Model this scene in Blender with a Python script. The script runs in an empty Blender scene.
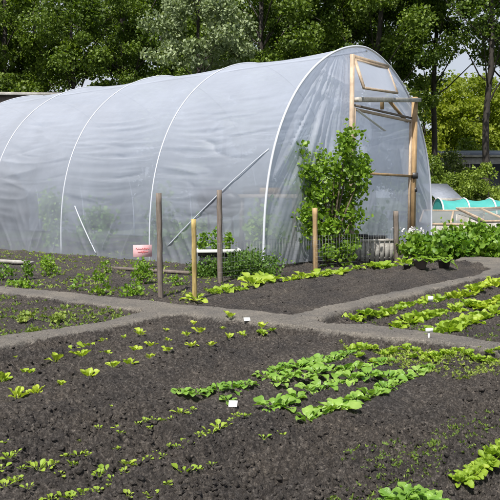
import bpy, math, random
import numpy as np
from mathutils import Vector, Matrix

random.seed(7)
rng = np.random.default_rng(11)
S = bpy.context.scene
C = S.collection

# ------------------------------------------------------------------ camera, sky, sun
FPX, PIT, CH = 672.0, math.atan(53 / 672.0), 0.85
cam = bpy.data.cameras.new('camera')
cam.sensor_width = 36
cam.lens = FPX / 500 * 36
cam.clip_start = 0.05
cam.clip_end = 2000
co = bpy.data.objects.new('camera', cam)
C.objects.link(co)
co.location = (0, 0, CH)
co.rotation_euler = (math.pi / 2 - PIT, 0, 0)
S.camera = co

SUN_EL, SUN_AZ = math.radians(57), math.radians(200)     # azimuth clockwise from +Y
w = bpy.data.worlds.new('World')
S.world = w
w.use_nodes = True
nt = w.node_tree
nt.nodes.clear()
sk = nt.nodes.new('ShaderNodeTexSky')
sk.sky_type = 'NISHITA'
sk.sun_disc = False
sk.sun_elevation = SUN_EL
sk.sun_rotation = SUN_AZ
sk.air_density = 1.0
sk.dust_density = 2.0
bg = nt.nodes.new('ShaderNodeBackground')
bg.inputs['Strength'].default_value = 0.10
wo = nt.nodes.new('ShaderNodeOutputWorld')
# thin bright summer cloud, thickest towards the horizon
tcw = nt.nodes.new('ShaderNodeTexCoord')
sep = nt.nodes.new('ShaderNodeSeparateXYZ')
nt.links.new(tcw.outputs['Generated'], sep.inputs[0])
mr = nt.nodes.new('ShaderNodeMapRange')
mr.inputs['From Min'].default_value = 0.15; mr.inputs['From Max'].default_value = 0.8
mr.inputs['To Min'].default_value = 0.9; mr.inputs['To Max'].default_value = 0.15
nt.links.new(sep.outputs['Z'], mr.inputs['Value'])
cn = nt.nodes.new('ShaderNodeTexNoise')
cn.inputs['Scale'].default_value = 3.0; cn.inputs['Detail'].default_value = 6
nt.links.new(tcw.outputs['Generated'], cn.inputs['Vector'])
cm = nt.nodes.new('ShaderNodeMath'); cm.operation = 'MULTIPLY_ADD'
nt.links.new(cn.outputs[0], cm.inputs[0]); cm.inputs[1].default_value = .8; cm.inputs[2].default_value = -.4
ca_ = nt.nodes.new('ShaderNodeMath'); ca_.operation = 'ADD'; ca_.use_clamp = True
nt.links.new(mr.outputs[0], ca_.inputs[0]); nt.links.new(cm.outputs[0], ca_.inputs[1])
cx_mix = nt.nodes.new('ShaderNodeMix'); cx_mix.data_type = 'RGBA'
nt.links.new(ca_.outputs[0], cx_mix.inputs[0])
nt.links.new(sk.outputs[0], cx_mix.inputs[6])
cx_mix.inputs[7].default_value = (5.2, 5.5, 6.1, 1)
nt.links.new(cx_mix.outputs[2], bg.inputs[0])
nt.links.new(bg.outputs[0], wo.inputs[0])
sl = bpy.data.lights.new('sun', 'SUN')
sl.energy = 5.0
sl.angle = math.radians(0.5)
sl.color = (1.0, 0.96, 0.89)
so = bpy.data.objects.new('sun', sl)
C.objects.link(so)
sd = Vector((math.sin(SUN_AZ) * math.cos(SUN_EL), math.cos(SUN_AZ) * math.cos(SUN_EL), math.sin(SUN_EL)))
so.rotation_euler = sd.to_track_quat('Z', 'Y').to_euler()
so.location = (0, 0, 30)
S.view_settings.view_transform = 'Standard'
S.view_settings.look = 'None'
S.view_settings.gamma = 1
S.view_settings.use_curve_mapping = False
S.view_settings.exposure = 0.36
S.render.engine = 'CYCLES'
S.cycles.max_bounces = 12
S.cycles.diffuse_bounces = 6
S.cycles.transmission_bounces = 10
S.cycles.transparent_max_bounces = 12
S.cycles.use_denoising = True


# ------------------------------------------------------------------ place finding
def ray(px, py):
    a, u = (px - 250) / FPX, (250 - py) / FPX
    c, s = math.cos(PIT), math.sin(PIT)
    return Vector((a, c + u * s, -s + u * c))


def G(px, py, z=0.0):
    r = ray(px, py)
    k = (z - CH) / r.z
    return Vector((r.x * k, r.y * k, z))


def D(px, py, Y):
    r = ray(px, py)
    k = Y / r.y
    return Vector((r.x * k, Y, CH + r.z * k))


# ------------------------------------------------------------------ tagging
def tag(o, label=None, cat=None, group=None, kind=None):
    if label: o['label'] = label
    if cat: o['category'] = cat
    if group: o['group'] = group
    if kind: o['kind'] = kind
    return o


def empty(name, loc=(0, 0, 0), rz=0.0, label=None, cat=None, group=None):
    o = bpy.data.objects.new(name, None)
    C.objects.link(o)
    o.location = loc
    o.rotation_euler = (0, 0, rz)
    o.empty_display_size = 0.1
    return tag(o, label, cat, group)


class MB:
    """collects vertices and faces, then links them as one mesh object"""
    def __init__(s):
        s.v = []; s.f = []; s.n = 0

    def add(s, v, f):
        v = np.asarray(v, float).reshape(-1, 3)
        s.v.append(v)
        s.f.append((np.asarray(f, int) + s.n))
        s.n += len(v)

    def box(s, c, d, R=None, bev=0.0):
        x, y, z = [k / 2 for k in d]
        b = min(bev, x * .5, y * .5, z * .5)
        if b <= 0:
            v = np.array([[i * x, j * y, k * z] for i in (-1, 1) for j in (-1, 1) for k in (-1, 1)])
            f = [[0, 1, 3, 2], [4, 6, 7, 5], [0, 4, 5, 1], [2, 3, 7, 6], [0, 2, 6, 4], [1, 5, 7, 3]]
            if R is not None: v = v @ np.array(R).T
            s.add(v + np.array(c), f)
            return
        # bevelled along its length: octagonal section in the two smaller axes
        dims = [x, y, z]
        L = int(np.argmax(dims))
        A, B = [k for k in range(3) if k != L]
        sec = [(dims[A] - b, -dims[B]), (dims[A], -dims[B] + b), (dims[A], dims[B] - b), (dims[A] - b, dims[B]),
               (-dims[A] + b, dims[B]), (-dims[A], dims[B] - b), (-dims[A], -dims[B] + b), (-dims[A] + b, -dims[B])]
        v = []
        for e in (-1, 1):
            for (p, q) in sec:
                w_ = [0, 0, 0]; w_[L] = e * dims[L]; w_[A] = p; w_[B] = q
                v.append(w_)
        v = np.array(v)
        if R is not None: v = v @ np.array(R).T
        v = v + np.array(c)
        quads = [[i, (i + 1) % 8, 8 + (i + 1) % 8, 8 + i] for i in range(8)]
        caps = [[8, 9, 10, 11], [8, 11, 12, 15], [12, 13, 14, 15], [0, 3, 2, 1], [0, 7, 4, 3], [4, 7, 6, 5]]
        s.add(v, quads + caps)

    def beam(s, a, b, wx, wy, bev=0.003, up=(0, 0, 1)):
        a, b = Vector(a), Vector(b)
        d = (b - a)
        L = d.length
        z = d.normalized()
        upv = Vector(up)
        if abs(z.dot(upv)) > .95: upv = Vector((0.63, 0.78, 0))
        x = upv.cross(z).normalized()
        y = z.cross(x)
        R = np.array([[x[i], y[i], z[i]] for i in range(3)])
        s.box(np.array((a + b) / 2), (wx, wy, L), R, bev)

    def tube(s, pts, rad, n=8, cap=True):
        P = np.asarray(pts, float)
        m = len(P)
        r = np.full(m, rad) if np.isscalar(rad) else np.asarray(rad, float)
        T = np.gradient(P, axis=0)
        T /= np.linalg.norm(T, axis=1)[:, None] + 1e-12
        ref = np.array([0, 0, 1.]) if abs(T[0, 2]) < .9 else np.array([1., 0, 0])
        X = np.cross(ref, T[0]); X /= np.linalg.norm(X)
        an = np.arange(n) / n * 2 * np.pi
        V = []
        for i in range(m):
            X = X - T[i] * (X @ T[i]); X /= np.linalg.norm(X) + 1e-12
            Y = np.cross(T[i], X)
            V.append(P[i] + r[i] * (np.cos(an)[:, None] * X + np.sin(an)[:, None] * Y))
        V = np.concatenate(V)
        F = []
        for i in range(m - 1):
            for j in range(n):
                k = (j + 1) % n
                F.append([i * n + j, i * n + k, (i + 1) * n + k, (i + 1) * n + j])
        if cap:
            c0 = len(V)
            V = np.vstack([V, P[0], P[-1]])
            for j in range(n):
                k = (j + 1) % n
                F.append([c0, k, j, j]); F.append([c0 + 1, (m - 1) * n + j, (m - 1) * n + k, (m - 1) * n + k])
        s.add(V, F)

    def grid(s, V, nu, nv):
        """V is (nu*nv,3)"""
        i = np.arange(nu - 1)[:, None] * nv + np.arange(nv - 1)[None, :]
        i = i.ravel()
        s.add(V, np.stack([i, i + 1, i + nv + 1, i + nv], 1))

    def build(s, name, mat, parent=None, smooth=False, loc=None):
        V = np.concatenate(s.v)
        F = np.concatenate([f.reshape(-1, 4) for f in s.f])
        return mesh_obj(name, V, F, mat, parent, smooth, loc)


def mesh_obj(name, V, F, mat, parent=None, smooth=False, loc=None):
    me = bpy.data.meshes.new(name)
    F = np.asarray(F)
    tri = F[:, 2] == F[:, 3]
    lens = np.where(tri, 3, 4)
    mask = np.ones(F.shape, bool)
    mask[tri, 3] = False
    li = F[mask]
    me.vertices.add(len(V))
    me.vertices.foreach_set('co', np.ascontiguousarray(V, dtype=np.float32).ravel())
    me.loops.add(len(li))
    me.loops.foreach_set('vertex_index', li.astype(np.int32))
    me.polygons.add(len(F))
    st = np.concatenate([[0], np.cumsum(lens)[:-1]]).astype(np.int32)
    me.polygons.foreach_set('loop_start', st)
    me.polygons.foreach_set('loop_total', lens.astype(np.int32))
    if smooth:
        me.polygons.foreach_set('use_smooth', np.ones(len(F), bool))
    me.update(calc_edges=True)
    me.validate()
    if mat: me.materials.append(mat)
    o = bpy.data.objects.new(name, me)
    C.objects.link(o)
    if loc is not None: o.location = loc
    if parent is not None: o.parent = parent
    return o


def copy_tree(o, parent=None):
    c = o.copy()
    C.objects.link(c)
    c.parent = parent
    for ch in list(o.children):
        copy_tree(ch, c)
    return c


ORD = ['first', 'second', 'third', 'fourth', 'fifth', 'sixth', 'seventh', 'eighth', 'ninth', 'tenth', 'eleventh',
       'twelfth', 'thirteenth', 'fourteenth', 'fifteenth', 'sixteenth', 'seventeenth', 'eighteenth', 'nineteenth',
       'twentieth', 'twenty-first', 'twenty-second', 'twenty-third', 'twenty-fourth', 'twenty-fifth']


# ------------------------------------------------------------------ noise
def hsh(ix, iy, seed=0):
    h = (ix.astype(np.int64) * 374761393 + iy.astype(np.int64) * 668265263 + seed * 1274126177) & 0xffffffff
    h = ((h ^ (h >> 13)) * 1274126177) & 0xffffffff
    h = ((h ^ (h >> 16)) * 2246822519) & 0xffffffff
    return ((h ^ (h >> 15)) & 0xffffff) / float(0xffffff)


def vn(x, y, seed=0):
    x = np.asarray(x, float); y = np.asarray(y, float)
    ix = np.floor(x); iy = np.floor(y)
    fx = x - ix; fy = y - iy
    fx = fx * fx * (3 - 2 * fx); fy = fy * fy * (3 - 2 * fy)
    a = hsh(ix, iy, seed); b = hsh(ix + 1, iy, seed); c = hsh(ix, iy + 1, seed); d = hsh(ix + 1, iy + 1, seed)
    return (a + (b - a) * fx) * (1 - fy) + (c + (d - c) * fx) * fy


def fbm(x, y, seed=0, o=4):
    r = 0; a = 1; t = 0
    for k in range(o):
        r = r + a * vn(x * 2 ** k + 13.1 * k, y * 2 ** k - 7.7 * k, seed + k); t += a; a *= .5
    return r / t


def clod(x, y, seed):
    """domes of random height on a jittered lattice"""
    ix = np.floor(x); iy = np.floor(y)
    out = np.zeros_like(x)
    for i in (-1, 0, 1):
        for j in (-1, 0, 1):
            cx = ix + i; cy = iy + j
            px = cx + hsh(cx, cy, seed); py = cy + hsh(cx, cy, seed + 1)
            A = hsh(cx, cy, seed + 2)
            R = .35 + .55 * hsh(cx, cy, seed + 3)
            th = hsh(cx, cy, seed + 4) * np.pi
            dx = x - px; dy = y - py
            u = dx * np.cos(th) + dy * np.sin(th); v = (-dx * np.sin(th) + dy * np.cos(th)) * 1.4
            d2 = (u * u + v * v) / (R * R)
            m_ = np.maximum(np.maximum(np.abs(u), np.abs(v)), np.abs(u * .7 + v * .75)) / R
            out = np.maximum(out, (A ** 1.4) * np.clip((1 - m_) * 2.0, 0, 1) * (.8 + .35 * u / R * (1 - .3 * v / R)))
    return out


def seg_dist(x, y, poly):
    """signed distance to polygon, negative inside"""
    d = np.full(x.shape, 1e9); inside = np.zeros(x.shape, bool)
    n = len(poly)
    for i in range(n):
        ax, ay = poly[i]; bx, by = poly[(i + 1) % n]
        ex, ey = bx - ax, by - ay
        t = np.clip(((x - ax) * ex + (y - ay) * ey) / (ex * ex + ey * ey), 0, 1)
        d = np.minimum(d, np.hypot(x - ax - t * ex, y - ay - t * ey))
        c = ((ay > y) != (by > y)) & (x < (bx - ax) * (y - ay) / (by - ay + 1e-12) + ax)
        inside ^= c
    return np.where(inside, -d, d)


def gp(*pts):
    return [(G(a, b).x, G(a, b).y) for a, b in pts]


PATHS = [
    # main path along the tunnel, and on to the lower right
    gp((-90, 281), (0, 285), (62, 291), (125, 297), (162, 301), (200, 305), (250, 309), (300, 314), (330, 321),
       (375, 323), (420, 328), (470, 336), (520, 344), (560, 352),
       (560, 366), (510, 353), (450, 342), (375, 336), (345, 333), (307, 326.5), (250, 320.5), (212, 316.5), (185, 313),
       (150, 309), (125, 308), (62, 300), (0, 291), (-90, 286)),
    # branch towards the lower left
    gp((140, 302), (186, 309), (183, 313), (170, 314), (150, 318), (125, 323), (100, 329), (62, 335), (0, 345.5), (-120, 373),
       (-120, 353), (0, 334), (62, 326.5), (100, 320), (125, 314.5), (138, 311)),
    # branch up to the right
    gp((287, 314), (300, 311), (337, 302), (375, 294.5), (425, 284.5), (475, 274), (488, 268), (478, 262), (455, 259),
       (462, 255.5), (500, 257), (560, 260), (560, 266), (515, 266), (500, 273), (450, 285), (375, 303), (337, 313),
       (318, 320), (300, 320)),
]
E1 = np.array([math.cos(math.radians(37.3)), -math.sin(math.radians(37.3))])     # along the tunnel, towards its front
E2 = np.array([math.sin(math.radians(37.3)), math.cos(math.radians(37.3))])      # across it, away from the camera
BED_RAKED = gp((190, 304), (300, 312), (475, 272), (470, 262), (400, 268), (300, 276), (215, 292))
BED_WEEDY = gp((-90, 292), (0, 291), (62, 300), (125, 307), (140, 312), (125, 315), (0, 334), (-120, 353))
BED_BACK = gp((-120, 281), (160, 300), (190, 302), (215, 290), (280, 262), (200, 240), (-150, 240))


def ground_fields(x, y):
    x = np.asarray(x, float); y = np.asarray(y, float)
    s = x * E1[0] + y * E1[1]; t = x * E2[0] + y * E2[1]
    wob = (fbm(x * 7, y * 7, 5, 3) - .5) * .11 + (vn(x * 24, y * 24, 9) - .5) * .014
    d = np.full(x.shape, 1e9)
    for P in PATHS:
        d = np.minimum(d, seg_dist(x, y, P))
    d = d + wob * .65
    d = d + .012
    p = np.clip(.5 - d / .05, 0, 1)                     # 1 on the path
    p = p * p * (3 - 2 * p)
    rk = np.clip(-seg_dist(x, y, BED_RAKED) / .1 + .5, 0, 1)
    wd = np.clip(-np.minimum(seg_dist(x, y, BED_WEEDY), seg_dist(x, y, BED_BACK)) / .1 + .5, 0, 1)
    rough = .20 + 1.15 * np.clip(fbm(x * 1.7 + 3, y * 1.7, 21, 3) * 1.9 - .45, 0, 1)
    rough = rough * (1 - .72 * rk) * (1 - .5 * wd)
    wx = x + (fbm(x * 38, y * 38, 31, 2) - .5) * .026; wy = y + (fbm(x * 38, y * 38, 131, 2) - .5) * .026
    c1 = clod(wx / .055, wy / .055, 41) * .016
    c2 = clod(wx / .030, wy / .030, 51) * .019
    c3 = clod(wx / .016, wy / .016, 61) * .015 + clod(x / .010, y / .010, 66) * .008
    bil = 1 - np.abs(2 * fbm(wx * 22, wy * 22, 171, 4) - 1) * 2.2
    bil2 = fbm(x * 75, y * 75, 181, 3)
    soil = -.070 + (fbm(x * 1.1, y * 1.1, 81, 3) - .5) * .035 + (fbm(x * 6, y * 6, 84, 4) - .5) * .055 * (rough + .15)
    soil = soil + .017 * np.sin(s * 2 * np.pi / .26 + 3.3 * fbm(x * 2, y * 2, 86, 2)) * (1 - wd)
    rake = np.sin(s * 2 * np.pi / .085 + 5 * fbm(x * 3, y * 3, 88, 3)) * .006 * np.clip(fbm(x * .9 + 5, y * .9, 89, 2) * 3 - 1, 0, 1) * (1 - wd)
    soil = soil + rake + c1 * rough + c2 * (rough * .8 + .1) + c3 * (.35 + .6 * rough) + bil * .011 * (rough + .12) + bil2 * .016 * (.3 + .7 * rough)
    soil = soil + wd * .02 + rk * .012
    path = -.004 + (fbm(x * 4, y * 4, 91, 3) - .5) * .012 + clod(x / .02, y / .02, 95) * .0035 + clod(x / .05, y / .05, 97) * .004
    z = soil * (1 - p) + path * p
    return z, p


def HZ(x, y):
    z, _ = ground_fields(np.array([x]), np.array([y]))
    return float(z[0])


# ------------------------------------------------------------------ materials
def nmat(name):
    m = bpy.data.materials.new(name)
    m.use_nodes = True
    n = m.node_tree
    n.nodes.clear()
    out = n.nodes.new('ShaderNodeOutputMaterial')
    return m, n, out


def noise(n, scale, detail=4, rough=.6, vec=None, dist=0):
    t = n.nodes.new('ShaderNodeTexNoise')
    t.inputs['Scale'].default_value = scale
    t.inputs['Detail'].default_value = detail
    t.inputs['Roughness'].default_value = rough
    t.inputs['Distortion'].default_value = dist
    if vec is not None: n.links.new(vec, t.inputs['Vector'])
    return t


def ramp(n, src, stops):
    r = n.nodes.new('ShaderNodeValToRGB')
    els = r.color_ramp.elements
    while len(els) < len(stops): els.new(.5)
    for e, (p, c) in zip(els, stops):
        e.position = p; e.color = (*c, 1)
    n.links.new(src, r.inputs[0])
    return r


def mixc(n, fac, a, b, mode='MIX'):
    m = n.nodes.new('ShaderNodeMix')
    m.data_type = 'RGBA'; m.blend_type = mode
    for sock, val in ((m.inputs['Factor'], fac), (m.inputs['A'], a), (m.inputs['B'], b)):
        pass
    fs = m.inputs[0]
    if hasattr(fac, 'is_linked'): n.links.new(fac, fs)
    else: fs.default_value = fac
    for idx, val in ((6, a), (7, b)):
        if hasattr(val, 'is_linked'): n.links.new(val, m.inputs[idx])
        else: m.inputs[idx].default_value = (*val, 1)
    return m.outputs[2]


def bump(n, src, strength, dist):
    b = n.nodes.new('ShaderNodeBump')
    b.inputs['Strength'].default_value = strength
    b.inputs['Distance'].default_value = dist
    n.links.new(src, b.inputs['Height'])
    return b.outputs[0]


def objco(n):
    return n.nodes.new('ShaderNodeTexCoord').outputs['Object']


def soil_mat(name, dark, mid, light, fine=120, path=None):
    m, n, out = nmat(name)
    co_ = objco(n)
    a = noise(n, 2.2, 5, .65, co_)
    b = noise(n, 62, 7, .8, co_)
    c = noise(n, fine, 3, .75, co_)

    def tint(cols):
        r = ramp(n, b.outputs[0], [(.32, cols[0]), (.5, cols[1]), (.68, cols[2])])
        r2 = ramp(n, a.outputs[0], [(.35, (.72, .72, .74)), (.65, (1.2, 1.15, 1.08))])
        col = mixc(n, 1.0, r.outputs[0], r2.outputs[0], 'MULTIPLY')
        r3 = ramp(n, c.outputs[0], [(.35, (.6, .6, .6)), (.58, (1.1, 1.08, 1.05)), (.70, (2.3, 2.2, 2.0))])
        return mixc(n, .85, col, r3.outputs[0], 'MULTIPLY')
    col = tint((dark, mid, light))
    if path:
        at = n.nodes.new('ShaderNodeAttribute'); at.attribute_name = 'trodden'
        e = noise(n, 45, 4, .7, co_)
        ma = n.nodes.new('ShaderNodeMath'); ma.operation = 'MULTIPLY_ADD'
        n.links.new(e.outputs[0], ma.inputs[0]); ma.inputs[1].default_value = 1.3; ma.inputs[2].default_value = -.65
        ad = n.nodes.new('ShaderNodeMath'); ad.operation = 'ADD'
        n.links.new(at.outputs['Fac'], ad.inputs[0]); n.links.new(ma.outputs[0], ad.inputs[1])
        rr = ramp(n, ad.outputs[0], [(.45, (0, 0, 0)), (.8, (1, 1, 1))])
        col = mixc(n, rr.outputs[0], col, tint(path))
    p = n.nodes.new('ShaderNodeBsdfPrincipled')
    p.inputs['Roughness'].default_value = .9
    p.inputs['Specular IOR Level'].default_value = .25
    n.links.new(col, p.inputs['Base Color'])
    add = n.nodes.new('ShaderNodeMath'); add.operation = 'ADD'
    n.links.new(b.outputs[0], add.inputs[0]); n.links.new(c.outputs[0], add.inputs[1])
    n.links.new(bump(n, add.outputs[0], 1.0, .008), p.inputs['Normal'])
    n.links.new(p.outputs[0], out.inputs[0])
    return m


def leaf_mat(name, ca, cb, cc, trans=.35, gloss=.45, edge=8.0):
    m, n, out = nmat(name)
    g = n.nodes.new('ShaderNodeNewGeometry')
    oi = n.nodes.new('ShaderNodeObjectInfo')
    ad = n.nodes.new('ShaderNodeMath'); ad.operation = 'MULTIPLY_ADD'
    n.links.new(oi.outputs['Random'], ad.inputs[0]); ad.inputs[1].default_value = .45
    sc = n.nodes.new('ShaderNodeMath'); sc.operation = 'MULTIPLY'; sc.inputs[1].default_value = .55
    n.links.new(g.outputs['Random Per Island'], sc.inputs[0])
    n.links.new(sc.outputs[0], ad.inputs[2])
    r = ramp(n, ad.outputs[0], [(.05, ca), (.5, cb), (.95, cc)])
    nz = noise(n, edge, 3, .6, objco(n))
    r2 = ramp(n, nz.outputs[0], [(.3, (.75, .78, .7)), (.7, (1.15, 1.12, 1.1))])
    col = mixc(n, 1.0, r.outputs[0], r2.outputs[0], 'MULTIPLY')
    p = n.nodes.new('ShaderNodeBsdfPrincipled')
    p.inputs['Roughness'].default_value = gloss
    p.inputs['Specular IOR Level'].default_value = .4
    n.links.new(col, p.inputs['Base Color'])
    if edge >= 8:
        n2 = noise(n, 110, 3, .6, objco(n))
        bp = bump(n, n2.outputs[0], .7, .003)
        n.links.new(bp, p.inputs['Normal'])
    t = n.nodes.new('ShaderNodeBsdfTranslucent')
    tc = mixc(n, 1.0, col, (1.25, 1.35, .45), 'MULTIPLY')
    n.links.new(tc, t.inputs[0])
    mx = n.nodes.new('ShaderNodeMixShader'); mx.inputs[0].default_value = trans
    n.links.new(p.outputs[0], mx.inputs[1]); n.links.new(t.outputs[0], mx.inputs[2])
    n.links.new(mx.outputs[0], out.inputs[0])
    return m


def wood_mat(name, a, b, scale=(30, 30, 3), rough=.8, spots=None):
    m, n, out = nmat(name)
    mp = n.nodes.new('ShaderNodeMapping')
    mp.inputs['Scale'].default_value = scale
    n.links.new(objco(n), mp.inputs[0])
    nz = noise(n, 1.6, 6, .7, mp.outputs[0], .6)
    r = ramp(n, nz.outputs[0], [(.28, a), (.7, b)])
    n2 = noise(n, 5, 4, .6, objco(n))
    r2 = ramp(n, n2.outputs[0], [(.35, (.7, .68, .66)), (.65, (1.1, 1.1, 1.1))])
    col = mixc(n, 1.0, r.outputs[0], r2.outputs[0], 'MULTIPLY')
    p = n.nodes.new('ShaderNodeBsdfPrincipled')
    p.inputs['Roughness'].default_value = rough
    n.links.new(col, p.inputs['Base Color'])
    n.links.new(bump(n, nz.outputs[0], .5, .004), p.inputs['Normal'])
    n.links.new(p.outputs[0], out.inputs[0])
    return m


def plain(name, col, rough=.5, var=.15, scale=12, metal=0.0, trans=0.0):
    m, n, out = nmat(name)
    nz = noise(n, scale, 5, .6, objco(n))
    lo = tuple(c * (1 - var) for c in col); hi = tuple(min(1, c * (1 + var)) for c in col)
    r = ramp(n, nz.outputs[0], [(.3, lo), (.7, hi)])
    p = n.nodes.new('ShaderNodeBsdfPrincipled')
    p.inputs['Roughness'].default_value = rough
    p.inputs['Metallic'].default_value = metal
    n.links.new(r.outputs[0], p.inputs['Base Color'])
    last = p.outputs[0]
    if trans:
        t = n.nodes.new('ShaderNodeBsdfTranslucent')
        n.links.new(r.outputs[0], t.inputs[0])
        mx = n.nodes.new('ShaderNodeMixShader'); mx.inputs[0].default_value = trans
        n.links.new(last, mx.inputs[1]); n.links.new(t.outputs[0], mx.inputs[2])
        last = mx.outputs[0]
    n.links.new(last, out.inputs[0])
    return m


def film_mat(name, clear, col=(.62, .66, .74), low=1.0):
    """milky polythene: part clear, part scattering, with a soft sheen"""
    m, n, out = nmat(name)
    tc = objco(n)
    nz = noise(n, 1.3, 6, .65, tc)
    r = ramp(n, nz.outputs[0], [(.3, tuple(c * .88 for c in col)), (.7, tuple(min(1, c * 1.06) for c in col))])
    d = n.nodes.new('ShaderNodeBsdfDiffuse'); n.links.new(r.outputs[0], d.inputs[0])
    t = n.nodes.new('ShaderNodeBsdfTranslucent'); n.links.new(r.outputs[0], t.inputs[0])
    m1 = n.nodes.new('ShaderNodeMixShader'); m1.inputs[0].default_value = .62
    n.links.new(d.outputs[0], m1.inputs[1]); n.links.new(t.outputs[0], m1.inputs[2])
    tr = n.nodes.new('ShaderNodeBsdfTransparent'); tr.inputs[0].default_value = (.93, .95, .97, 1)
    m2 = n.nodes.new('ShaderNodeMixShader')
    n2 = noise(n, .7, 4, .6, tc)
    rr = ramp(n, n2.outputs[0], [(.35, (clear * .8,) * 3), (.65, (clear * 1.2,) * 3)])
    sx = n.nodes.new('ShaderNodeSeparateXYZ'); n.links.new(tc, sx.inputs[0])
    zr = n.nodes.new('ShaderNodeMapRange')       # the film is thinner and rubbed clearer low down
    zr.inputs['From Min'].default_value = .5; zr.inputs['From Max'].default_value = 1.5
    zr.inputs['To Min'].default_value = low; zr.inputs['To Max'].default_value = 1.0
    n.links.new(sx.outputs['Z'], zr.inputs['Value'])
    ml = n.nodes.new('ShaderNodeMath'); ml.operation = 'MULTIPLY'
    n.links.new(rr.outputs[0], ml.inputs[0]); n.links.new(zr.outputs[0], ml.inputs[1])
    n.links.new(ml.outputs[0], m2.inputs[0])
    n.links.new(m1.outputs[0], m2.inputs[1]); n.links.new(tr.outputs[0], m2.inputs[2])
    g = n.nodes.new('ShaderNodeBsdfGlossy'); g.inputs['Roughness'].default_value = .46
    g.inputs[0].default_value = (1, 1, 1, 1)
    lwt = n.nodes.new('ShaderNodeLayerWeight'); lwt.inputs[0].default_value = .5
    pw = n.nodes.new('ShaderNodeMath'); pw.operation = 'POWER'; pw.inputs[1].default_value = 4.0
    n.links.new(lwt.outputs['Facing'], pw.inputs[0])
    lw = n.nodes.new('ShaderNodeMath'); lw.operation = 'MULTIPLY_ADD'; lw.inputs[1].default_value = .28; lw.inputs[2].default_value = .045
    n.links.new(pw.outputs[0], lw.inputs[0])
    m3 = n.nodes.new('ShaderNodeMixShader')
    n.links.new(lw.outputs[0], m3.inputs[0])
    n.links.new(m2.outputs[0], m3.inputs[1]); n.links.new(g.outputs[0], m3.inputs[2])
    n3 = noise(n, 14, 5, .6, tc)
    bp = bump(n, n3.outputs[0], .25, .01)
    n.links.new(bp, g.inputs['Normal']); n.links.new(bp, d.inputs['Normal'])
    n.links.new(m3.outputs[0], out.inputs[0])
    return m


M = {}
M['soil'] = soil_mat('dark_soil', (.023, .020, .0185), (.059, .053, .049), (.19, .175, .162), 150, ((.12, .112, .10), (.19, .18, .165), (.28, .265, .245)))
M['grass_ground'] = soil_mat('rough_grass_ground', (.03, .045, .015), (.06, .085, .025), (.10, .11, .05))
M['lettuce'] = leaf_mat('lettuce_leaf', (.20, .33, .03), (.30, .43, .045), (.42, .52, .08), .35)
M['yellow'] = leaf_mat('yellow_lettuce_leaf', (.27, .40, .035), (.40, .51, .05), (.52, .59, .09), .35)
M['chard'] = leaf_mat('chard_leaf', (.12, .25, .035), (.21, .37, .06), (.36, .50, .13), .3, .36, 22)
M['broad'] = leaf_mat('broad_leaf', (.09, .20, .025), (.17, .30, .03), (.27, .40, .05), .35, .38)
M['parsley'] = leaf_mat('parsley_leaf', (.05, .12, .02), (.10, .19, .03), (.17, .28, .05), .3, .5)
M['shrub'] = leaf_mat('shrub_leaf', (.11, .21, .02), (.21, .34, .035), (.34, .46, .07), .35, .38)
M['weed'] = leaf_mat('weed_leaf', (.10, .18, .03), (.20, .28, .05), (.34, .40, .09), .3, .6)
M['oak'] = leaf_mat('tree_leaf_dark', (.035, .07, .010), (.11, .175, .020), (.28, .37, .07), .35, .5, .6)
M['oak2'] = leaf_mat('tree_leaf_mid', (.06, .105, .012), (.17, .245, .025), (.34, .43, .08), .35, .5, .6)
M['silver'] = leaf_mat('silver_leaf', (.11, .16, .06), (.25, .31, .16), (.50, .55, .38), .2, .5, .6)
M['lime'] = leaf_mat('lime_leaf', (.14, .19, .012), (.22, .28, .02), (.34, .38, .04), .4, .6, .5)
M['hedge'] = leaf_mat('hedge_leaf', (.06, .10, .025), (.11, .16, .035), (.20, .24, .08), .3, .6, .6)
M['stem'] = plain('green_stem', (.16, .26, .06), .5)
M['bark'] = wood_mat('bark', (.02, .017, .014), (.06, .05, .042), (6, 6, 1.5))
M['twig'] = wood_mat('twig_bark', (.09, .07, .05), (.18, .14, .10))
M['stake'] = wood_mat('weathered_stake', (.10, .08, .065), (.25, .21, .18), (60, 60, 4))
M['yellow_wood'] = wood_mat('yellow_lichen_wood', (.24, .17, .06), (.55, .42, .16), (50, 50, 5))
M['pale_wood'] = wood_mat('pale_sawn_wood', (.34, .25, .17), (.60, .48, .36), (50, 50, 3))
M['tan_wood'] = wood_mat('tan_treated_wood', (.28, .18, .085), (.52, .36, .19), (45, 45, 3))
M['grey_wood'] = wood_mat('grey_board', (.32, .31, .28), (.56, .54, .50), (20, 20, 20))
M['white'] = plain('white_plastic', (.78, .78, .76), .4, .06)
M['hoop'] = plain('galvanised_hoop', (.56, .59, .65), .35, .06)
M['film'] = film_mat('polythene_side', .33, (.70, .755, .885), 1.75)
M['film_end'] = film_mat('polythene_end', .33, (.78, .83, .945), 1.5)
M['strap'] = plain('white_strap', (.64, .68, .74), .4, .04, trans=.3)
M['dark'] = plain('dark_plastic', (.025, .025, .028), .45)
M['darkgrey'] = plain('dark_grey_rubber', (.06, .065, .075), .6)
M['pot'] = plain('black_plant_pot', (.035, .033, .032), .5)
M['clay'] = plain('grey_clay_pot', (.13, .11, .10), .8)
M['wire'] = plain('galvanised_wire', (.22, .23, .23), .4, .1, metal=.6)
M['teal'] = plain('teal_net', (.10, .50, .46), .55, .12, 6, trans=.35)
M['pink'] = plain('pink_card', (.70, .42, .44), .6, .12, 20)
M['red'] = plain('red_ink', (.55, .06, .06), .6)
M['grey_sheet'] = plain('grey_roof_sheet', (.20, .22, .26), .6)
M['felt'] = plain('dark_roof_felt', (.03, .03, .032), .9)
M['glass'] = film_mat('dusty_lid_glazing', .45, (.45, .50, .50))
M['petal'] = plain('white_petals', (.80, .78, .80), .6, trans=.3)
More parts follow.
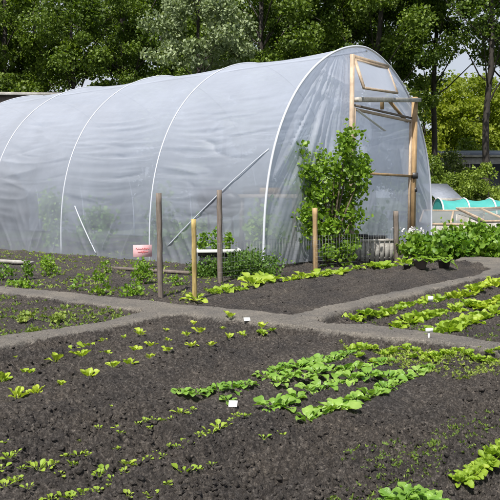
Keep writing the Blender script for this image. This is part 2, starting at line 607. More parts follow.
M['crate'] = wood_mat('grey_crate_wood', (.26, .25, .23), (.50, .49, .46), (20, 20, 20))

# ------------------------------------------------------------------ ground
g = 900.0
gv = []; ring = [0, 20, 60, 200, 900]
mb = MB()
n_ = 40
xs = np.sign(np.linspace(-1, 1, n_ + 1)) * np.abs(np.linspace(-1, 1, n_ + 1)) ** 2.5 * g
X, Y = np.meshgrid(xs, xs, indexing='ij')
Zg = -.16 + 0 * X
mb.grid(np.stack([X.ravel(), Y.ravel() + 10, Zg.ravel()], 1), n_ + 1, n_ + 1)
# faces wound by grid(): flip to face up is handled by the renderer (two sided)
gr = mb.build('ground', M['grass_ground'])
tag(gr, kind='structure')

NR, NC = 1180, 700
yy = 1.45 * np.exp(np.linspace(0, math.log(15.5 / 1.45), NR))
aa = np.linspace(-.66, .66, NC)
Yg = np.repeat(yy[:, None], NC, 1)
Xg = Yg * aa[None, :]
Zs, Pm = ground_fields(Xg, Yg)
edge = np.minimum(np.clip((.655 - np.abs(aa))[None, :] / .03, 0, 1), np.clip((15.4 - Yg) / .6, 0, 1))
Zs = Zs * edge + (-.19) * (1 - edge)
V = np.stack([Xg.ravel(), Yg.ravel(), Zs.ravel()], 1)
i = (np.arange(NR - 1)[:, None] * NC + np.arange(NC - 1)[None, :]).ravel()
F = np.stack([i, i + 1, i + NC + 1, i + NC], 1)
fp = Pm.ravel()[F].mean(1) > .5


def submesh(name, Fs, mat):
    used = np.unique(Fs)
    mp = np.full(len(V), -1); mp[used] = np.arange(len(used))
    o = mesh_obj(name, V[used], mp[Fs], mat, smooth=True)
    at = o.data.attributes.new('trodden', 'FLOAT', 'POINT')
    at.data.foreach_set('value', Pm.ravel()[used].astype(np.float32))
    return o


tag(submesh('soil', F[~fp], M['soil']), kind='structure')
tag(submesh('path', F[fp], M['soil']), kind='structure')

# loose clods lying on the soil, far more than one could count
ico_v = []
t_ = (1 + 5 ** .5) / 2
ico_v = np.array([(-1, t_, 0), (1, t_, 0), (-1, -t_, 0), (1, -t_, 0), (0, -1, t_), (0, 1, t_), (0, -1, -t_), (0, 1, -t_),
                  (t_, 0, -1), (t_, 0, 1), (-t_, 0, -1), (-t_, 0, 1)]) / 1.9
ico_f = np.array([(0, 11, 5), (0, 5, 1), (0, 1, 7), (0, 7, 10), (0, 10, 11), (1, 5, 9), (5, 11, 4), (11, 10, 2), (10, 7, 6), (7, 1, 8),
                  (3, 9, 4), (3, 4, 2), (3, 2, 6), (3, 6, 8), (3, 8, 9), (4, 9, 5), (2, 4, 11), (6, 2, 10), (8, 6, 7), (9, 8, 1)])
NCL = 34000
u = rng.random(NCL)
cy = 1.6 * np.exp(u * math.log(9.0 / 1.6))
cx = cy * (rng.random(NCL) - .5) * 1.2
cz, cp = ground_fields(cx, cy)
den = fbm(cx * 1.7 + 3, cy * 1.7, 21, 3)
in_rk = seg_dist(cx, cy, BED_RAKED) < 0
keep = (rng.random(NCL) < np.clip(den * 2.6 - .55, .12, 1)) & ((cp < .3) | (rng.random(NCL) < .30)) & (~in_rk | (rng.random(NCL) < .5)) & (cy < 7.5)
cx, cy, cz, cp = cx[keep], cy[keep], cz[keep], cp[keep]
k = len(cx)
r = .0022 + .0085 * rng.random(k) ** 3.5
r[cp > .3] *= .5
Vc = ico_v[None] * (1 + (rng.random((k, 12, 1)) - .5) * 1.1) * r[:, None, None] * (1 + .8 * (rng.random((k, 1, 3)) - .4))
an = rng.random(k) * 6.28
ca, sa = np.cos(an), np.sin(an)
Vr = Vc.copy()
Vr[:, :, 0] = Vc[:, :, 0] * ca[:, None] - Vc[:, :, 1] * sa[:, None]
Vr[:, :, 1] = Vc[:, :, 0] * sa[:, None] + Vc[:, :, 1] * ca[:, None]
Vr[:, :, 2] *= .75
Vr += np.stack([cx, cy, cz + r * .25], 1)[:, None, :]
Fc = (ico_f[None] + (np.arange(k) * 12)[:, None, None]).reshape(-1, 3)
Fc = np.hstack([Fc, Fc[:, 2:3]])
tag(mesh_obj('soil_clods', Vr.reshape(-1, 3), Fc, M['soil']), 'crumbs and clods of dark soil lying over the dug beds', 'soil clods', kind='stuff')


# ------------------------------------------------------------------ leaves
def leaf(mb, base, az, el, L, W, curl=1.0, pet=.25, cup=.15, ruf=.0, nl=9, sh=.8, petw=.07, roll=0.0):
    """one leaf: a petiole that widens into an arched, cupped, ruffled blade"""
    b = np.array(base, float)
    n = nl + 2
    ts = np.concatenate([[0], np.linspace(pet, 1, n - 1)])
    pos = b.copy(); prev = 0
    ph = random.random() * 6.28
    rows = []
    d_ = np.array([math.cos(az), math.sin(az), 0]); sdv = np.array([-math.sin(az), math.cos(az), 0])
    for t in ts:
        e = el - curl * t
        fw = d_ * math.cos(e) + np.array([0, 0, math.sin(e)])
        up = -d_ * math.sin(e) + np.array([0, 0, math.cos(e)])
        pos = pos + fw * L * (t - prev); prev = t
        q = max(0, (t - pet) / (1 - pet))
        wd_ = W * .5 * max(petw, (math.sin(math.pi * min(1, q) ** sh)) ** .75 if 0 < q < 1 else 0)
        if t >= 1: wd_ = W * .04
        sr = sdv * math.cos(roll) + up * math.sin(roll)
        for k_, c_ in enumerate((-1, -.5, 0, .5, 1)):
            z_ = cup * wd_ * (c_ * c_) * 2 + (ruf * W * math.sin(ph + t * 13 + c_ * 4) * abs(c_) if q > 0 else 0)
            rows.append(pos + sr * wd_ * c_ + up * z_)
    mb.grid(np.array(rows), n, 5)


def rosette(n, L, W, e0=(.25, 1.2), curl=(.5, 1.3), pet=.2, cup=.2, ruf=.06, sh=.8, spread=.006, var=.3):
    m_ = MB()
    for k_ in range(n):
        f = k_ / max(1, n - 1)
        az = k_ * 2.4 + random.uniform(-.3, .3)
        el = e0[0] + (e0[1] - e0[0]) * f + random.uniform(-.15, .15)
        ll = L * (1 - .35 * f) * random.uniform(1 - var, 1 + var * .5)
        leaf(m_, (spread * math.cos(az), spread * math.sin(az), -.004), az, el, ll, W * ll / L * random.uniform(.8, 1.15),
             random.uniform(*curl), pet, cup, ruf, sh=sh, roll=random.uniform(-.35, .35))
    return m_


PROTO = {}


def proto(kind, fn, mat, nvar=5):
    PROTO[kind] = []
    for _ in range(nvar):
        m_ = fn()
        V_ = np.concatenate(m_.v); F_ = np.concatenate([f.reshape(-1, 4) for f in m_.f])
        o = mesh_obj(kind, V_, F_, M[mat], smooth=True)
        PROTO[kind].append(o.data)
        bpy.data.objects.remove(o)


proto('lettuce_seedling', lambda: rosette(random.randint(7, 11), .056, .030, (.7, 1.4), (.1, .8), .2, .2, .07, 1.25), 'yellow', 8)
proto('radish_seedling', lambda: rosette(random.randint(6, 9), .046, .024, (.7, 1.4), (.2, .9), .35, .15, .04, 1.2), 'lettuce', 8)
proto('spinach_plant', lambda: rosette(random.randint(13, 17), .090, .050, (.6, 1.35), (.7, 1.6), .3, .16, .08, 1.15, .01), 'chard', 8)
proto('lettuce_plant', lambda: rosette(random.randint(12, 16), .095, .064, (.3, 1.35), (.0, .8), .08, .3, .12, 1.6, .008), 'lettuce', 6)
proto('yellow_lettuce_plant', lambda: rosette(random.randint(12, 16), .10, .064, (.3, 1.35), (.0, .8), .08, .3, .14, 1.6, .008), 'yellow', 5)
proto('broad_leaf_plant', lambda: rosette(random.randint(13, 18), .20, .105, (.6, 1.4), (.6, 1.3), .3, .2, .09, 1.1, .012), 'lettuce', 6)
proto('low_lettuce', lambda: rosette(random.randint(12, 16), .065, .04, (.3, 1.3), (.0, .8), .1, .3, .12, 1.5, .006), 'lettuce', 6)

used_first = {}


def plant(kind, x, y, scale, label, cat, group, tilt=.12):
    me = random.choice(PROTO[kind])
    o = bpy.data.objects.new(kind, me)
    C.objects.link(o)
    o.location = (x, y, HZ(x, y) + .006)
    o.rotation_euler = (random.uniform(-tilt, tilt), random.uniform(-tilt, tilt), random.uniform(0, 6.28))
    o.scale = (scale, scale, scale * random.uniform(.85, 1.15))
    return tag(o, label, cat, group)


def row(kind, pts, rowname, noun, cat, group, size=1.0, jit=.12, z=-.04, from_='from the left'):
    pts = sorted(pts, key=lambda p: p[0])
    for k_, p in enumerate(pts):
        sc_ = p[2] if len(p) > 2 else 1.0
        q = G(p[0], p[1], z)
        plant(kind, q.x, q.y, size * sc_ * random.uniform(1 - jit, 1 + jit),
              f'{ORD[k_] if k_ < len(ORD) else str(k_ + 1) + "th"} {noun} {from_} {rowname}', cat, group)


GS = 'lettuce seedlings in the dug bed on the left'
row('lettuce_seedling', [(17, 391, 1.5), (36, 387, 1.1), (62, 380, .7), (88, 375, 1.2), (113, 368, 1.05), (129, 363, 1.1), (150, 358, .8),
                         (168, 355, .8), (192, 349, .9), (211, 346, .7), (229, 341, .9), (243, 336, 1.0)],
    'in the nearest row of the left bed', 'lettuce seedling', 'seedling', GS, 1.0)
row('lettuce_seedling', [(2, 378, 1.2), (26, 373, 1.2), (56, 364, 1.35), (82, 358, 1.1), (106, 354, 1.0), (135, 348, 1.0), (151, 346, .9),
                         (167, 342, .8), (187, 338, .8), (200, 333, 1.2), (222, 329, .5)],
    'in the middle row of the left bed', 'lettuce seedling', 'seedling', GS, 1.0)
row('lettuce_seedling', [(20, 358, 1.25), (46, 352, .6), (75, 348, .8), (88, 345, 1.2), (103, 341, .7), (124, 337, .55), (140, 336, 1.1),
                         (166, 331, .5), (194, 322, 1.0), (230, 323, 1.3), (262, 332, 1.0)],
    'in the row nearest the path', 'lettuce seedling', 'seedling', GS, 1.0)
GR = 'tiny seedlings in the near rows'
row('radish_seedling', [(138, 433, .7), (145, 430, .9), (150, 432, .6), (155, 426, .8), (193, 412, .6), (163, 424, 1.1), (172, 421, .6), (181, 417, 1.2), (188, 415, .7)],
    'in the short row behind', 'tiny seedling', 'seedling', GR, .72)
row('radish_seedling', [(199, 438, .7), (204, 434, 1.1), (211, 433, 1.3), (249, 417, .6), (232, 422, .7), (219, 431, 1.2), (226, 427, .9), (236, 424, .7), (243, 420, .8)],
    'in the short middle row', 'tiny seedling', 'seedling', GR, .72)
row('radish_seedling', [(2, 466, 1.0), (9, 460, .9), (15, 472, .8), (60, 472, .7), (73, 466, .8), (123, 470, .7), (112, 474, .7), (137, 466, .7), (163, 460, .7), (38, 470, 1.2), (47, 468, .8), (53, 463, 1.0), (22, 465, .8), (30, 461, .6), (66, 460, .6), (79, 459, 1.0), (88, 463, .7), (178, 452, .7), (190, 449, .6), (99, 468, 1.1), (105, 464, 1.4), (117, 452, .5),
                        (127, 462, 1.3), (132, 460, .9), (141, 458, .8), (148, 458, .7), (157, 452, .8), (169, 455, .5)],
    'in the long near row', 'tiny seedling', 'seedling', GR, .72)
row('radish_seedling', [(5, 484, 1.2), (14, 480, 1.0), (42, 493, 1.1), (51, 488, 1.0), (64, 487, 1.0), (72, 491, .7), (28, 487, .9), (96, 484, .8), (110, 480, .6), (82, 482, 1.2), (128, 489, .7), (168, 479, .7), (152, 486, 1.3), (184, 470, 1.6), (200, 464, .8), (212, 462, .7)],
    'in the nearest row', 'tiny seedling', 'seedling', GR, .72)
row('radish_seedling', [(6, 446, 1.0), (80, 435, .5), (99, 430, .7), (118, 427, .7), (120, 443, .9), (185, 440, .8), (264, 437, 1.0), (281, 430, .8), (112, 405, .5), (16, 455, .7)],
    'scattered between the rows', 'tiny seedling', 'seedling', GR, .72)

GC = 'spinach plants in the middle bed'
row('spinach_plant', [(182, 392, .8), (196, 391, .9), (207, 388, .7), (219, 386, .9), (233, 390, 1.0), (246, 388, .9), (228, 399, .8)],
    'in the short left row', 'spinach plant', 'spinach', GC, .80)
row('spinach_plant', [(264, 372, 1.0), (276, 369, 1.0), (288, 366, .9), (300, 363, 1.1), (312, 360, 1.1), (322, 357, 1.2), (334, 356, 1.1), (347, 353, 1.0)],
    'in the back row', 'spinach plant', 'spinach', GC, .80)
row('spinach_plant', [(278, 384, 1.0), (290, 380, 1.0), (304, 378, 1.1), (317, 373, 1.2), (331, 370, 1.2), (344, 368, 1.1), (356, 366, 1.2), (370, 364, 1.1), (384, 362, 1.0)],
    'in the second row from the back', 'spinach plant', 'spinach', GC, .80)
row('spinach_plant', [(271, 408, 1.1), (284, 405, 1.1), (296, 400, .9), (309, 391, 1.0), (322, 387, 1.1), (335, 383, 1.0), (352, 380, 1.1), (370, 377, 1.2), (388, 374, 1.2), (404, 371, 1.1), (418, 368, 1.0), (428, 364, .9)],
    'in the third row from the back', 'spinach plant', 'spinach', GC, .80)
row('spinach_plant', [(309, 417, 1.2), (321, 412, 1.1), (335, 408, 1.2), (347, 402, 1.1), (358, 397, 1.2), (373, 391, 1.1), (386, 386, .9), (398, 381, .8)],
    'in the nearest row', 'spinach plant', 'spinach', GC, .86)

GD = 'lettuces in the bed beyond the right path'
row('yellow_lettuce_plant', [(455 + k_ * 10, 298 - k_ * 2.8, 1.0) for k_ in range(6)], 'in the long yellow-green back row', 'yellow lettuce', 'lettuce', GD, 1.15)
row('yellow_lettuce_plant', [(478 + k_ * 11, 307 - k_ * 3, 1.0) for k_ in range(4)], 'in the front yellow-green row', 'yellow lettuce', 'lettuce', GD, 1.15)
row('low_lettuce', [(355, 319, 1), (366, 317, 1), (377, 315.5, 1), (388, 313, 1.1), (398, 310, 1.1), (408, 307, 1.2), (419, 304, 1), (430, 302, 1.2), (441, 300, 1.3), (452, 297, 1)],
    'in the row beside the right path', 'green lettuce', 'lettuce', GD, 1.3)
row('lettuce_plant', [(397, 324, .9), (408, 321, 1.0), (419, 318, 1.0), (432, 315.5, 1.1), (443, 312, .8), (456, 308, 1.0), (467, 306, 1.0)],
    'in the middle green row', 'green lettuce', 'lettuce', GD, 1.1)
row('lettuce_plant', [(432, 331, 1.1), (445, 328, 1.2), (457, 324, 1.2), (470, 321, 1.1), (482, 317, 1.0), (494, 313, 1.0), (506, 310, 1)],
    'in the front green row', 'green lettuce', 'lettuce', GD, 1.1)
row('low_lettuce', [(353 + k_ * 10.5, 347 + k_ * .75 + random.uniform(-2, 2), random.uniform(.7, 1.3)) for k_ in range(15)],
    'in the sparse row below the cross path', 'small lettuce', 'lettuce', 'small lettuces below the cross path', .8)
row('low_lettuce', [(360 + k_ * 13, 357 + random.uniform(-2, 2), random.uniform(.5, 1.0)) for k_ in range(11)],
    'in the thin second row below the cross path', 'small lettuce', 'lettuce', 'small lettuces below the cross path', .75)
row('low_lettuce', [(262, 334, .9), (272, 331, .8)], 'in the pair below the junction', 'small lettuce', 'lettuce', 'small lettuces below the path junction', .8)
row('lettuce_plant', [(461 + k_ * 4.4 + random.uniform(-1, 1), 479 - k_ * 4.0 + random.uniform(-2, 2), random.uniform(.8, 1.15)) for k_ in range(14)],
    'in the bright row at the right edge', 'bright lettuce', 'lettuce', 'lettuces at the right edge', .52, z=-.03)
row('spinach_plant', [(386, 506, .8), (394, 503, .9), (402, 506, .9), (410, 501, 1.0), (418, 504, .9), (426, 499, 1.0), (434, 496, 1.15), (441, 503, 1.0), (462, 506, .7), (474, 504, .8)],
    'along the bottom edge', 'big-leaved spinach plant', 'spinach', 'spinach plants along the bottom edge', .72, z=-.03)

GB = 'broad-leaved plants along the fence line'
row('broad_leaf_plant', [(196, 300, 1.0), (214, 292, .7), (226, 289, .7), (240, 287, .85), (252, 284, .95), (264, 281, 1.0), (274, 279, 1.0), (291, 278, .9), (302, 277, .85),
                         (318, 274, .9), (333, 272, .8), (345, 269, .8), (358, 269, .8), (370, 268, .95), (382, 267, .9), (394, 266, .9), (404, 265, .8)],
    'along the fence line', 'broad-leaved yellow-green plant', 'plant', GB, .88, .38, z=-.03)


# ------------------------------------------------------------------ bushes built of stems and many small leaves
def leaf_quads(P, Dn, size, aspect=.62):
    """P centres (n,3); Dn: pointing directions; folded diamond leaves, two quads-as-tris each"""
    n = len(P)
    Dn = Dn / (np.linalg.norm(Dn, axis=1)[:, None] + 1e-9)
    R = rng.normal(size=(n, 3)); R -= Dn * (R * Dn).sum(1)[:, None]; R /= np.linalg.norm(R, axis=1)[:, None] + 1e-9
    N = np.cross(Dn, R)
    s = size[:, None]
    a = P - Dn * s * .5; b = P + Dn * s * .5
    l1 = P - Dn * s * .12 + R * s * aspect * .5 + N * s * .1
    l2 = P + Dn * s * .22 + R * s * aspect * .4 + N * s * .1
    r1 = P - Dn * s * .12 - R * s * aspect * .5 + N * s * .1
    r2 = P + Dn * s * .22 - R * s * aspect * .4 + N * s * .1
    Vv = np.stack([a, l1, l2, b, r2, r1], 1).reshape(-1, 3)
    i0 = np.arange(n)[:, None] * 6
    Ff = np.concatenate([i0 + np.array([0, 3, 2, 1]), i0 + np.array([0, 5, 4, 3])])
    return Vv, Ff


def bush(name, loc, rx, h, nleaf, size, mat, label, cat, group=None, z0=.1, stems=7, lumps=12, stemmat='twig', ry=None, open_=.6, zs=None, cs_=None, cr_=.15):
    ry = ry or rx
    root = empty(name, loc, 0, label, cat, group)
    cs = []
    for _ in range(lumps):
        a_ = random.uniform(0, 6.28); q = random.random() ** .5
        zz = random.uniform(z0, .88)
        wz = math.sin(math.pi * min(.97, (zz * .8 + .12))) ** .6
        cs.append((rx * q * wz * .8 * math.cos(a_), ry * q * wz * .8 * math.sin(a_), zz * h))
    cs.append((0, 0, h * .9))
    cs = np.array(cs if cs_ is None else cs_)
    m_ = MB()
    for k_ in range(min(stems, len(cs))):
        c_ = cs[k_]
        P_ = [np.array([c_[0] * .08, c_[1] * .08, -.03]), np.array([c_[0] * .4, c_[1] * .4, c_[2] * .5]), c_]
        m_.tube(P_, [.012 * h + .002, .008 * h + .0015, .003 * h + .001], 5)
    m_.build('stem', M[stemmat], root, True)
    idx = rng.integers(0, len(cs), nleaf)
    off = rng.normal(size=(nleaf, 3)) * np.array([rx, ry, h * .5]) * .26 * open_ / .6
    if cs_ is not None: off = rng.normal(size=(nleaf, 3)) * cr_ * .55
    P = cs[idx] + off
    P[:, 2] = np.clip(P[:, 2], .01, None)
    Dn = off / np.array([rx, ry, h * .5]) + rng.normal(size=(nleaf, 3)) * .6 + np.array([0, 0, .1])
    sz = size * (.6 + .8 * rng.random(nleaf))
    V_, F_ = leaf_quads(P, Dn, sz, .75)
    mesh_obj('foliage', V_, F_, M[mat], root)
    return root


def gbush(name, px, py, rx, h, *a, z=-.04, **k):
    q = G(px, py, z)
    return bush(name, (q.x, q.y, HZ(q.x, q.y)), rx, h, *a, **k)


# the currant bush in front of the tunnel end
q = G(331, 266, -.04)
CB = []
for (bx, by) in [(300, 152), (297, 163), (306, 172), (345, 139), (343, 150), (349, 160), (363, 163), (359, 174), (357, 188), (320, 158), (322, 172), (333, 166),
                 (299, 188), (311, 195), (340, 182), (350, 202), (327, 190), (336, 212), (320, 212), (306, 213), (354, 216), (345, 231), (318, 232),
                 (331, 240), (351, 243), (309, 226), (338, 198), (330, 226), (345, 172), (312, 182), (326, 250), (343, 252)]:
    pz = D(bx, by, q.y + .25)
    CB.append((pz.x - q.x - .02, random.uniform(-.28, .28), pz.z - HZ(q.x, q.y)))
random.shuffle(CB)
bush('currant_bush', (q.x + .02, q.y + .25, HZ(q.x, q.y)), .50, 1.62, 4800, .058, 'shrub',
     'tall leafy green currant bush standing in front of the tunnel end', 'bush', stems=26, cs_=CB, cr_=.135)
# domed dark green clump
q = G(252, 279, -.04)
bush('parsley_clump', (q.x, q.y + .15, HZ(q.x, q.y)), .34, .27, 3800, .026, 'parsley', 'low domed clump of dark green parsley beside the fence', 'herb clump', z0=0, lumps=40, stems=10, stemmat='stem', open_=.5)
q = G(210, 277, -.04)
bush('parsley_clump', (q.x, q.y + .10, HZ(q.x, q.y)), .24, .20, 1500, .026, 'parsley', 'small dark green parsley clump between yellow stake and grey stake', 'herb clump', z0=0, lumps=16, stems=6, stemmat='stem')

GW = 'young currant bushes in the weedy strip'
for px, py, rx, h, n_l, lab in [
        (3, 280, .12, .24, 260, 'young currant bush at the left picture edge'),
        (26, 279, .09, .26, 170, 'thin dark young currant bush by the pale plank'),
        (50, 275, .14, .24, 420, 'rounded dense young currant bush in front of the tunnel'),
        (77, 291, .07, .20, 70, 'spindly bare-stemmed young currant bush beside the long path'),
        (99, 295, .12, .24, 260, 'upright bushy currant bush beside the long path'),
        (106, 273, .08, .16, 110, 'small currant bush behind the upright bushy one'),
        (142, 285, .13, .28, 460, 'dense currant bush just in front of the pink card'),
        (133, 297, .14, .14, 240, 'low sprawling currant bush left of the tall grey stake'),
        (177, 287, .10, .12, 120, 'low sparse currant bush right of the tall grey stake'),
        (20, 288, .16, .10, 220, 'low spreading currant bush beside the long path')]:
    gbush('young_bush', px, py, rx, h * .86, int(n_l * .75), .030, 'broad', lab, 'bush', GW, stems=6, lumps=9)

for px, py, lab in [(32, 349 - 14, 'bright weed clump in the middle of the small triangular bed'), (24, 322, 'pale weed clump near the back of the small triangular bed'),
                    (60, 322, 'small weed clump near the right end of the small triangular bed')]:
    gbush('weed_clump', px, py, .07, .07, 90, .026, 'weed', lab, 'weed', 'weed clumps in the triangular bed', stems=5, lumps=7, stemmat='stem')
# dense leafy bed on the right
GP = 'leafy potato plants in the right-hand bed'
pot_spots = []
for r_, (yb, off, n0) in enumerate([(259, 0, 6), (251, 9, 6), (245, 3, 6)]):
    for k_ in range(n0):
        pot_spots.append((r_, k_, 446 + off + k_ * 18 - r_ * 2, yb + .8 * k_ * .3))
RN = ['front', 'middle', 'back']
for r_, k_, px, py in pot_spots:
    gbush('potato_plant', px, py - 1, .26, .40 if r_ else .36, 420, .075, 'broad',
          f'{ORD[k_]} bright green potato plant from the left in the {RN[r_]} row', 'plant', GP, z0=.05, stems=6, lumps=12, stemmat='stem')
for k_, (px, py) in enumerate([(412, 262), (424, 261), (436, 260)]):
    gbush('potato_plant', px, py, .22, .34, 330, .075, 'broad', f'{ORD[k_]} potato plant from the door post, behind the pots', 'plant', GP,
          z0=.05, stems=6, lumps=10, stemmat='stem')

# pots
POTN = ['left', 'middle', 'right']
for k_, (px, r_, h_, mt, lab) in enumerate([(407, .045, .08, 'pot', 'small black pot at the left of the three pots'),
                                            (420, .085, .12, 'clay', 'wide grey pot full of broad leaves, middle of the three pots'),
                                            (444, .075, .11, 'pot', 'black pot with drooping broad leaves, right of the three pots')]):
    q = G(px, 269, -.04)
    z_ = HZ(q.x, q.y) - .006
    root = empty('plant_pot', (q.x, q.y, z_), 0, lab, 'pot', 'pots at the edge of the raked bed')
    m_ = MB()
    prof_ = [(.78, 0), (1.0, .82), (1.1, .82), (1.1, 1.0), (.98, 1.0), (.95, .86), (.0, .86)]
    nseg = 24
    P = []
    for (a_, b_) in [(0, 0)] + prof_:
        for j in range(nseg):
            t = j / nseg * 2 * math.pi
            P.append((a_ * r_ * math.cos(t), a_ * r_ * math.sin(t), b_ * h_))
    Ff = []
    for i_ in range(len(prof_)):
        for j in range(nseg):
            kk = (j + 1) % nseg
            Ff.append([i_ * nseg + j, i_ * nseg + kk, (i_ + 1) * nseg + kk, (i_ + 1) * nseg + j])
    m_.add(P, Ff)
    m_.build('body', M[mt], root, True)
    if k_:
        ms = rosette(11, .20, .13, (.2, 1.2), (.7, 1.6), .35, .12, .04, .7, .01)
        ms.build('foliage', M['broad'], root, True, loc=(0, 0, h_ * .86))
    else:
        ms = rosette(6, .10, .06, (.2, 1.2), (.7, 1.6), .35)
        ms.build('foliage', M['broad'], root, True, loc=(0, 0, h_ * .86))

# ------------------------------------------------------------------ weeds: stuff
def scatter_weeds(name, polys, n, size, mat, label, thr=.5, seed=3):
    m_P = []
    tries = 0
    xs_, ys_ = [], []
    for poly in polys:
        A = np.array(poly)
        lo, hi = A.min(0), A.max(0)
        x = lo[0] + rng.random(n * 3) * (hi[0] - lo[0]); y = lo[1] + rng.random(n * 3) * (hi[1] - lo[1])
        ok = (seg_dist(x, y, poly) < 0) & (fbm(x * 3, y * 3, seed, 3) + rng.random(len(x)) * .15 > thr) & (y > 1.5)
        x, y = x[ok][:n], y[ok][:n]
        xs_.append(x); ys_.append(y)
    x = np.concatenate(xs_); y = np.concatenate(ys_)
    z, p = ground_fields(x, y)
    ok = (p < .3) | (rng.random(len(x)) < .14)
    x, y, z = x[ok], y[ok], z[ok]
    per = 5
    az = rng.random((len(x), per)) * 6.28
    el = rng.random((len(x), per)) * 1.1 + .1
    Dn = np.stack([np.cos(az) * np.cos(el), np.sin(az) * np.cos(el), np.sin(el)], -1)
    sz = (size * (.5 + rng.random((len(x), 1))) * (.6 + .6 * rng.random((len(x), per))))
    P = np.stack([x, y, z], 1)[:, None, :] + Dn * sz[..., None] * .55
    V_, F_ = leaf_quads(P.reshape(-1, 3), Dn.reshape(-1, 3), sz.ravel(), .4)
    return tag(mesh_obj(name, V_, F_, M[mat]), label, 'weeds', kind='stuff')


scatter_weeds('weeds', [BED_WEEDY], 900, .022, 'weed', 'thin pale weeds growing over the small triangular bed', .47)
scatter_weeds('weeds', [BED_BACK], 2600, .026, 'weed', 'weeds and seedlings growing in the strip along the tunnel', .47, 8)
scatter_weeds('weeds', [gp((330, 470), (470, 395), (520, 400), (470, 450), (400, 505), (300, 505)), gp((330, 505), (345, 440), (420, 425), (470, 400), (440, 460))],
              420, .011, 'weed', 'tiny green weeds on the trodden strip at the lower right', .56, 9)
scatter_weeds('weeds', [gp((320, 322), (420, 300), (520, 290), (520, 345), (400, 332))], 420, .016, 'weed', 'short weeds between the lettuce rows beyond the cross path', .5, 12)
scatter_weeds('weeds', [gp((340, 335), (520, 350), (520, 372), (420, 362), (345, 352))], 800, .016, 'weed', 'thin weeds in the dusty ground below the cross path', .46, 14)

# ------------------------------------------------------------------ the polytunnel
A_, Hh, PP, NN, SP = 2.59, 3.05, 1.16, .76, 1.96
CX0, CY0 = 1.735, 10.17
NB = 7
tun = empty('polytunnel', (CX0, CY0, 0), 0, 'long arched polytunnel covered in milky wrinkled polythene with a timber-framed end door', 'polytunnel')
AX = np.array([-E1[0], -E1[1], 0]); AC = np.array([E2[0], E2[1], 0]); UZ = np.array([0, 0, 1.])


def prof(t):
    c = np.cos(t); s = np.clip(np.sin(t), 0, 1)
    return A_ * np.sign(c) * np.abs(c) ** PP, Hh * s ** NN


def arc(n):
    """profile points evenly spaced by length, from far side to near side"""
    t = np.linspace(0, np.pi, 4000)
    x, z = prof(t)
    L = np.concatenate([[0], np.cumsum(np.hypot(np.diff(x), np.diff(z)))])
    s = np.linspace(0, L[-1], n)
    return np.interp(s, L, x), np.interp(s, L, z), L[-1], s


def ridge(x, p):
    return np.clip(1 - np.abs(2 * x - 1) * 2.2, 0, 1) ** p


nu, nv = 600, 520
ax_, az_, AL, as_ = arc(nv)
tx = np.gradient(ax_); tz = np.gradient(az_)
ln = np.hypot(tx, tz)
nx_, nz_ = tz / ln, -tx / ln
if nz_[nv // 2] < 0: nx_, nz_ = -nx_, -nz_
U = np.linspace(0, NB, nu)[:, None] + 0 * as_[None, :]
X0 = ax_[None, :] + 0 * U; Z0 = az_[None, :] + 0 * U
fr = U - np.floor(U)
Sf = np.sin(np.pi * fr)
bay = np.floor(U)
side = np.where(X0 < 0, 0, 50)
arcl = as_[None, :] + 0 * U
hgt = Z0 / Hh
sag = .040 * Sf ** .8 * (hgt ** 1.5 + .35)
droop = arcl - .07 * Sf * np.where(X0 < 0, 1, -1)
w1 = vn(U * 1.1 + bay * 9, droop * 5.5, 3) - .5
w2 = ridge(vn(U * 1.0 + bay * 5 + 3, droop * 4.5 + 20, 4), 3)
band = np.exp(-((Z0 - 1.35) / .85) ** 2)
w3 = ridge(vn(U * 1.6 + bay * 7, droop * 9 + 40, 6), 2)
fanc = (fr - .5) * SP
fan = ridge(vn((fanc + .55 * (Z0 + .1) * np.sign(-fanc)) * 5.0 + bay * 11, Z0 * .7 + 5, 7), 2) * np.clip(1 - Z0 / 1.1, 0, 1)
fan2 = (vn((fanc - .4 * Z0) * 9 + bay * 3, Z0 * .5, 8) - .5) * np.clip(1 - Z0 / .9, 0, 1)
big = vn(U * .9, arcl * .8, 12) - .5
w4 = ridge(vn(U * .9 + bay * 13 + 2, droop * 3.4 + 61, 34), 5) * np.clip(vn(U * 2.1 + bay, arcl * 1.7, 15) * 3 - 1.2, 0, 1)
w5 = ridge(vn(U * 1.3 + bay * 3 + 1, droop * 7 + 31, 16), 5) * np.clip(vn(U * 3 + bay, arcl * 2.3, 17) * 3 - 1.3, 0, 1)
phs = droop * 2 * np.pi / .17 + 7 * vn(U * .8 + bay * 5, arcl * .9, 41)
rip = np.sin(phs) * np.clip(vn(U * 1.3 + bay * 7, arcl * .8, 42) * 2.6 - .75, 0, 1) * np.clip(1.6 - np.abs(Z0 - 1.6), 0, 1)
disp = .0075 * rip * Sf ** .6 - sag - Sf ** .6 * np.clip(1.35 - np.abs(Z0 - 1.4), 0, 1) * (.026 * w4 + .022 * w5) + Sf ** .7 * (.022 * w1 + band * (.022 * w2 + .010 * w3)) + .035 * fan * Sf ** .4 + .022 * fan2 + .03 * big * Sf
Xd = X0 + nx_[None, :] * disp; Zd = Z0 + nz_[None, :] * disp
Zd[:, 0] = -.12; Zd[:, -1] = -.12
Pt = U[..., None] * SP * AX + Xd[..., None] * AC + Zd[..., None] * UZ
mb = MB(); mb.grid(Pt.reshape(-1, 3), nu, nv)
mb.build('side_film', M['film'], tun, True)
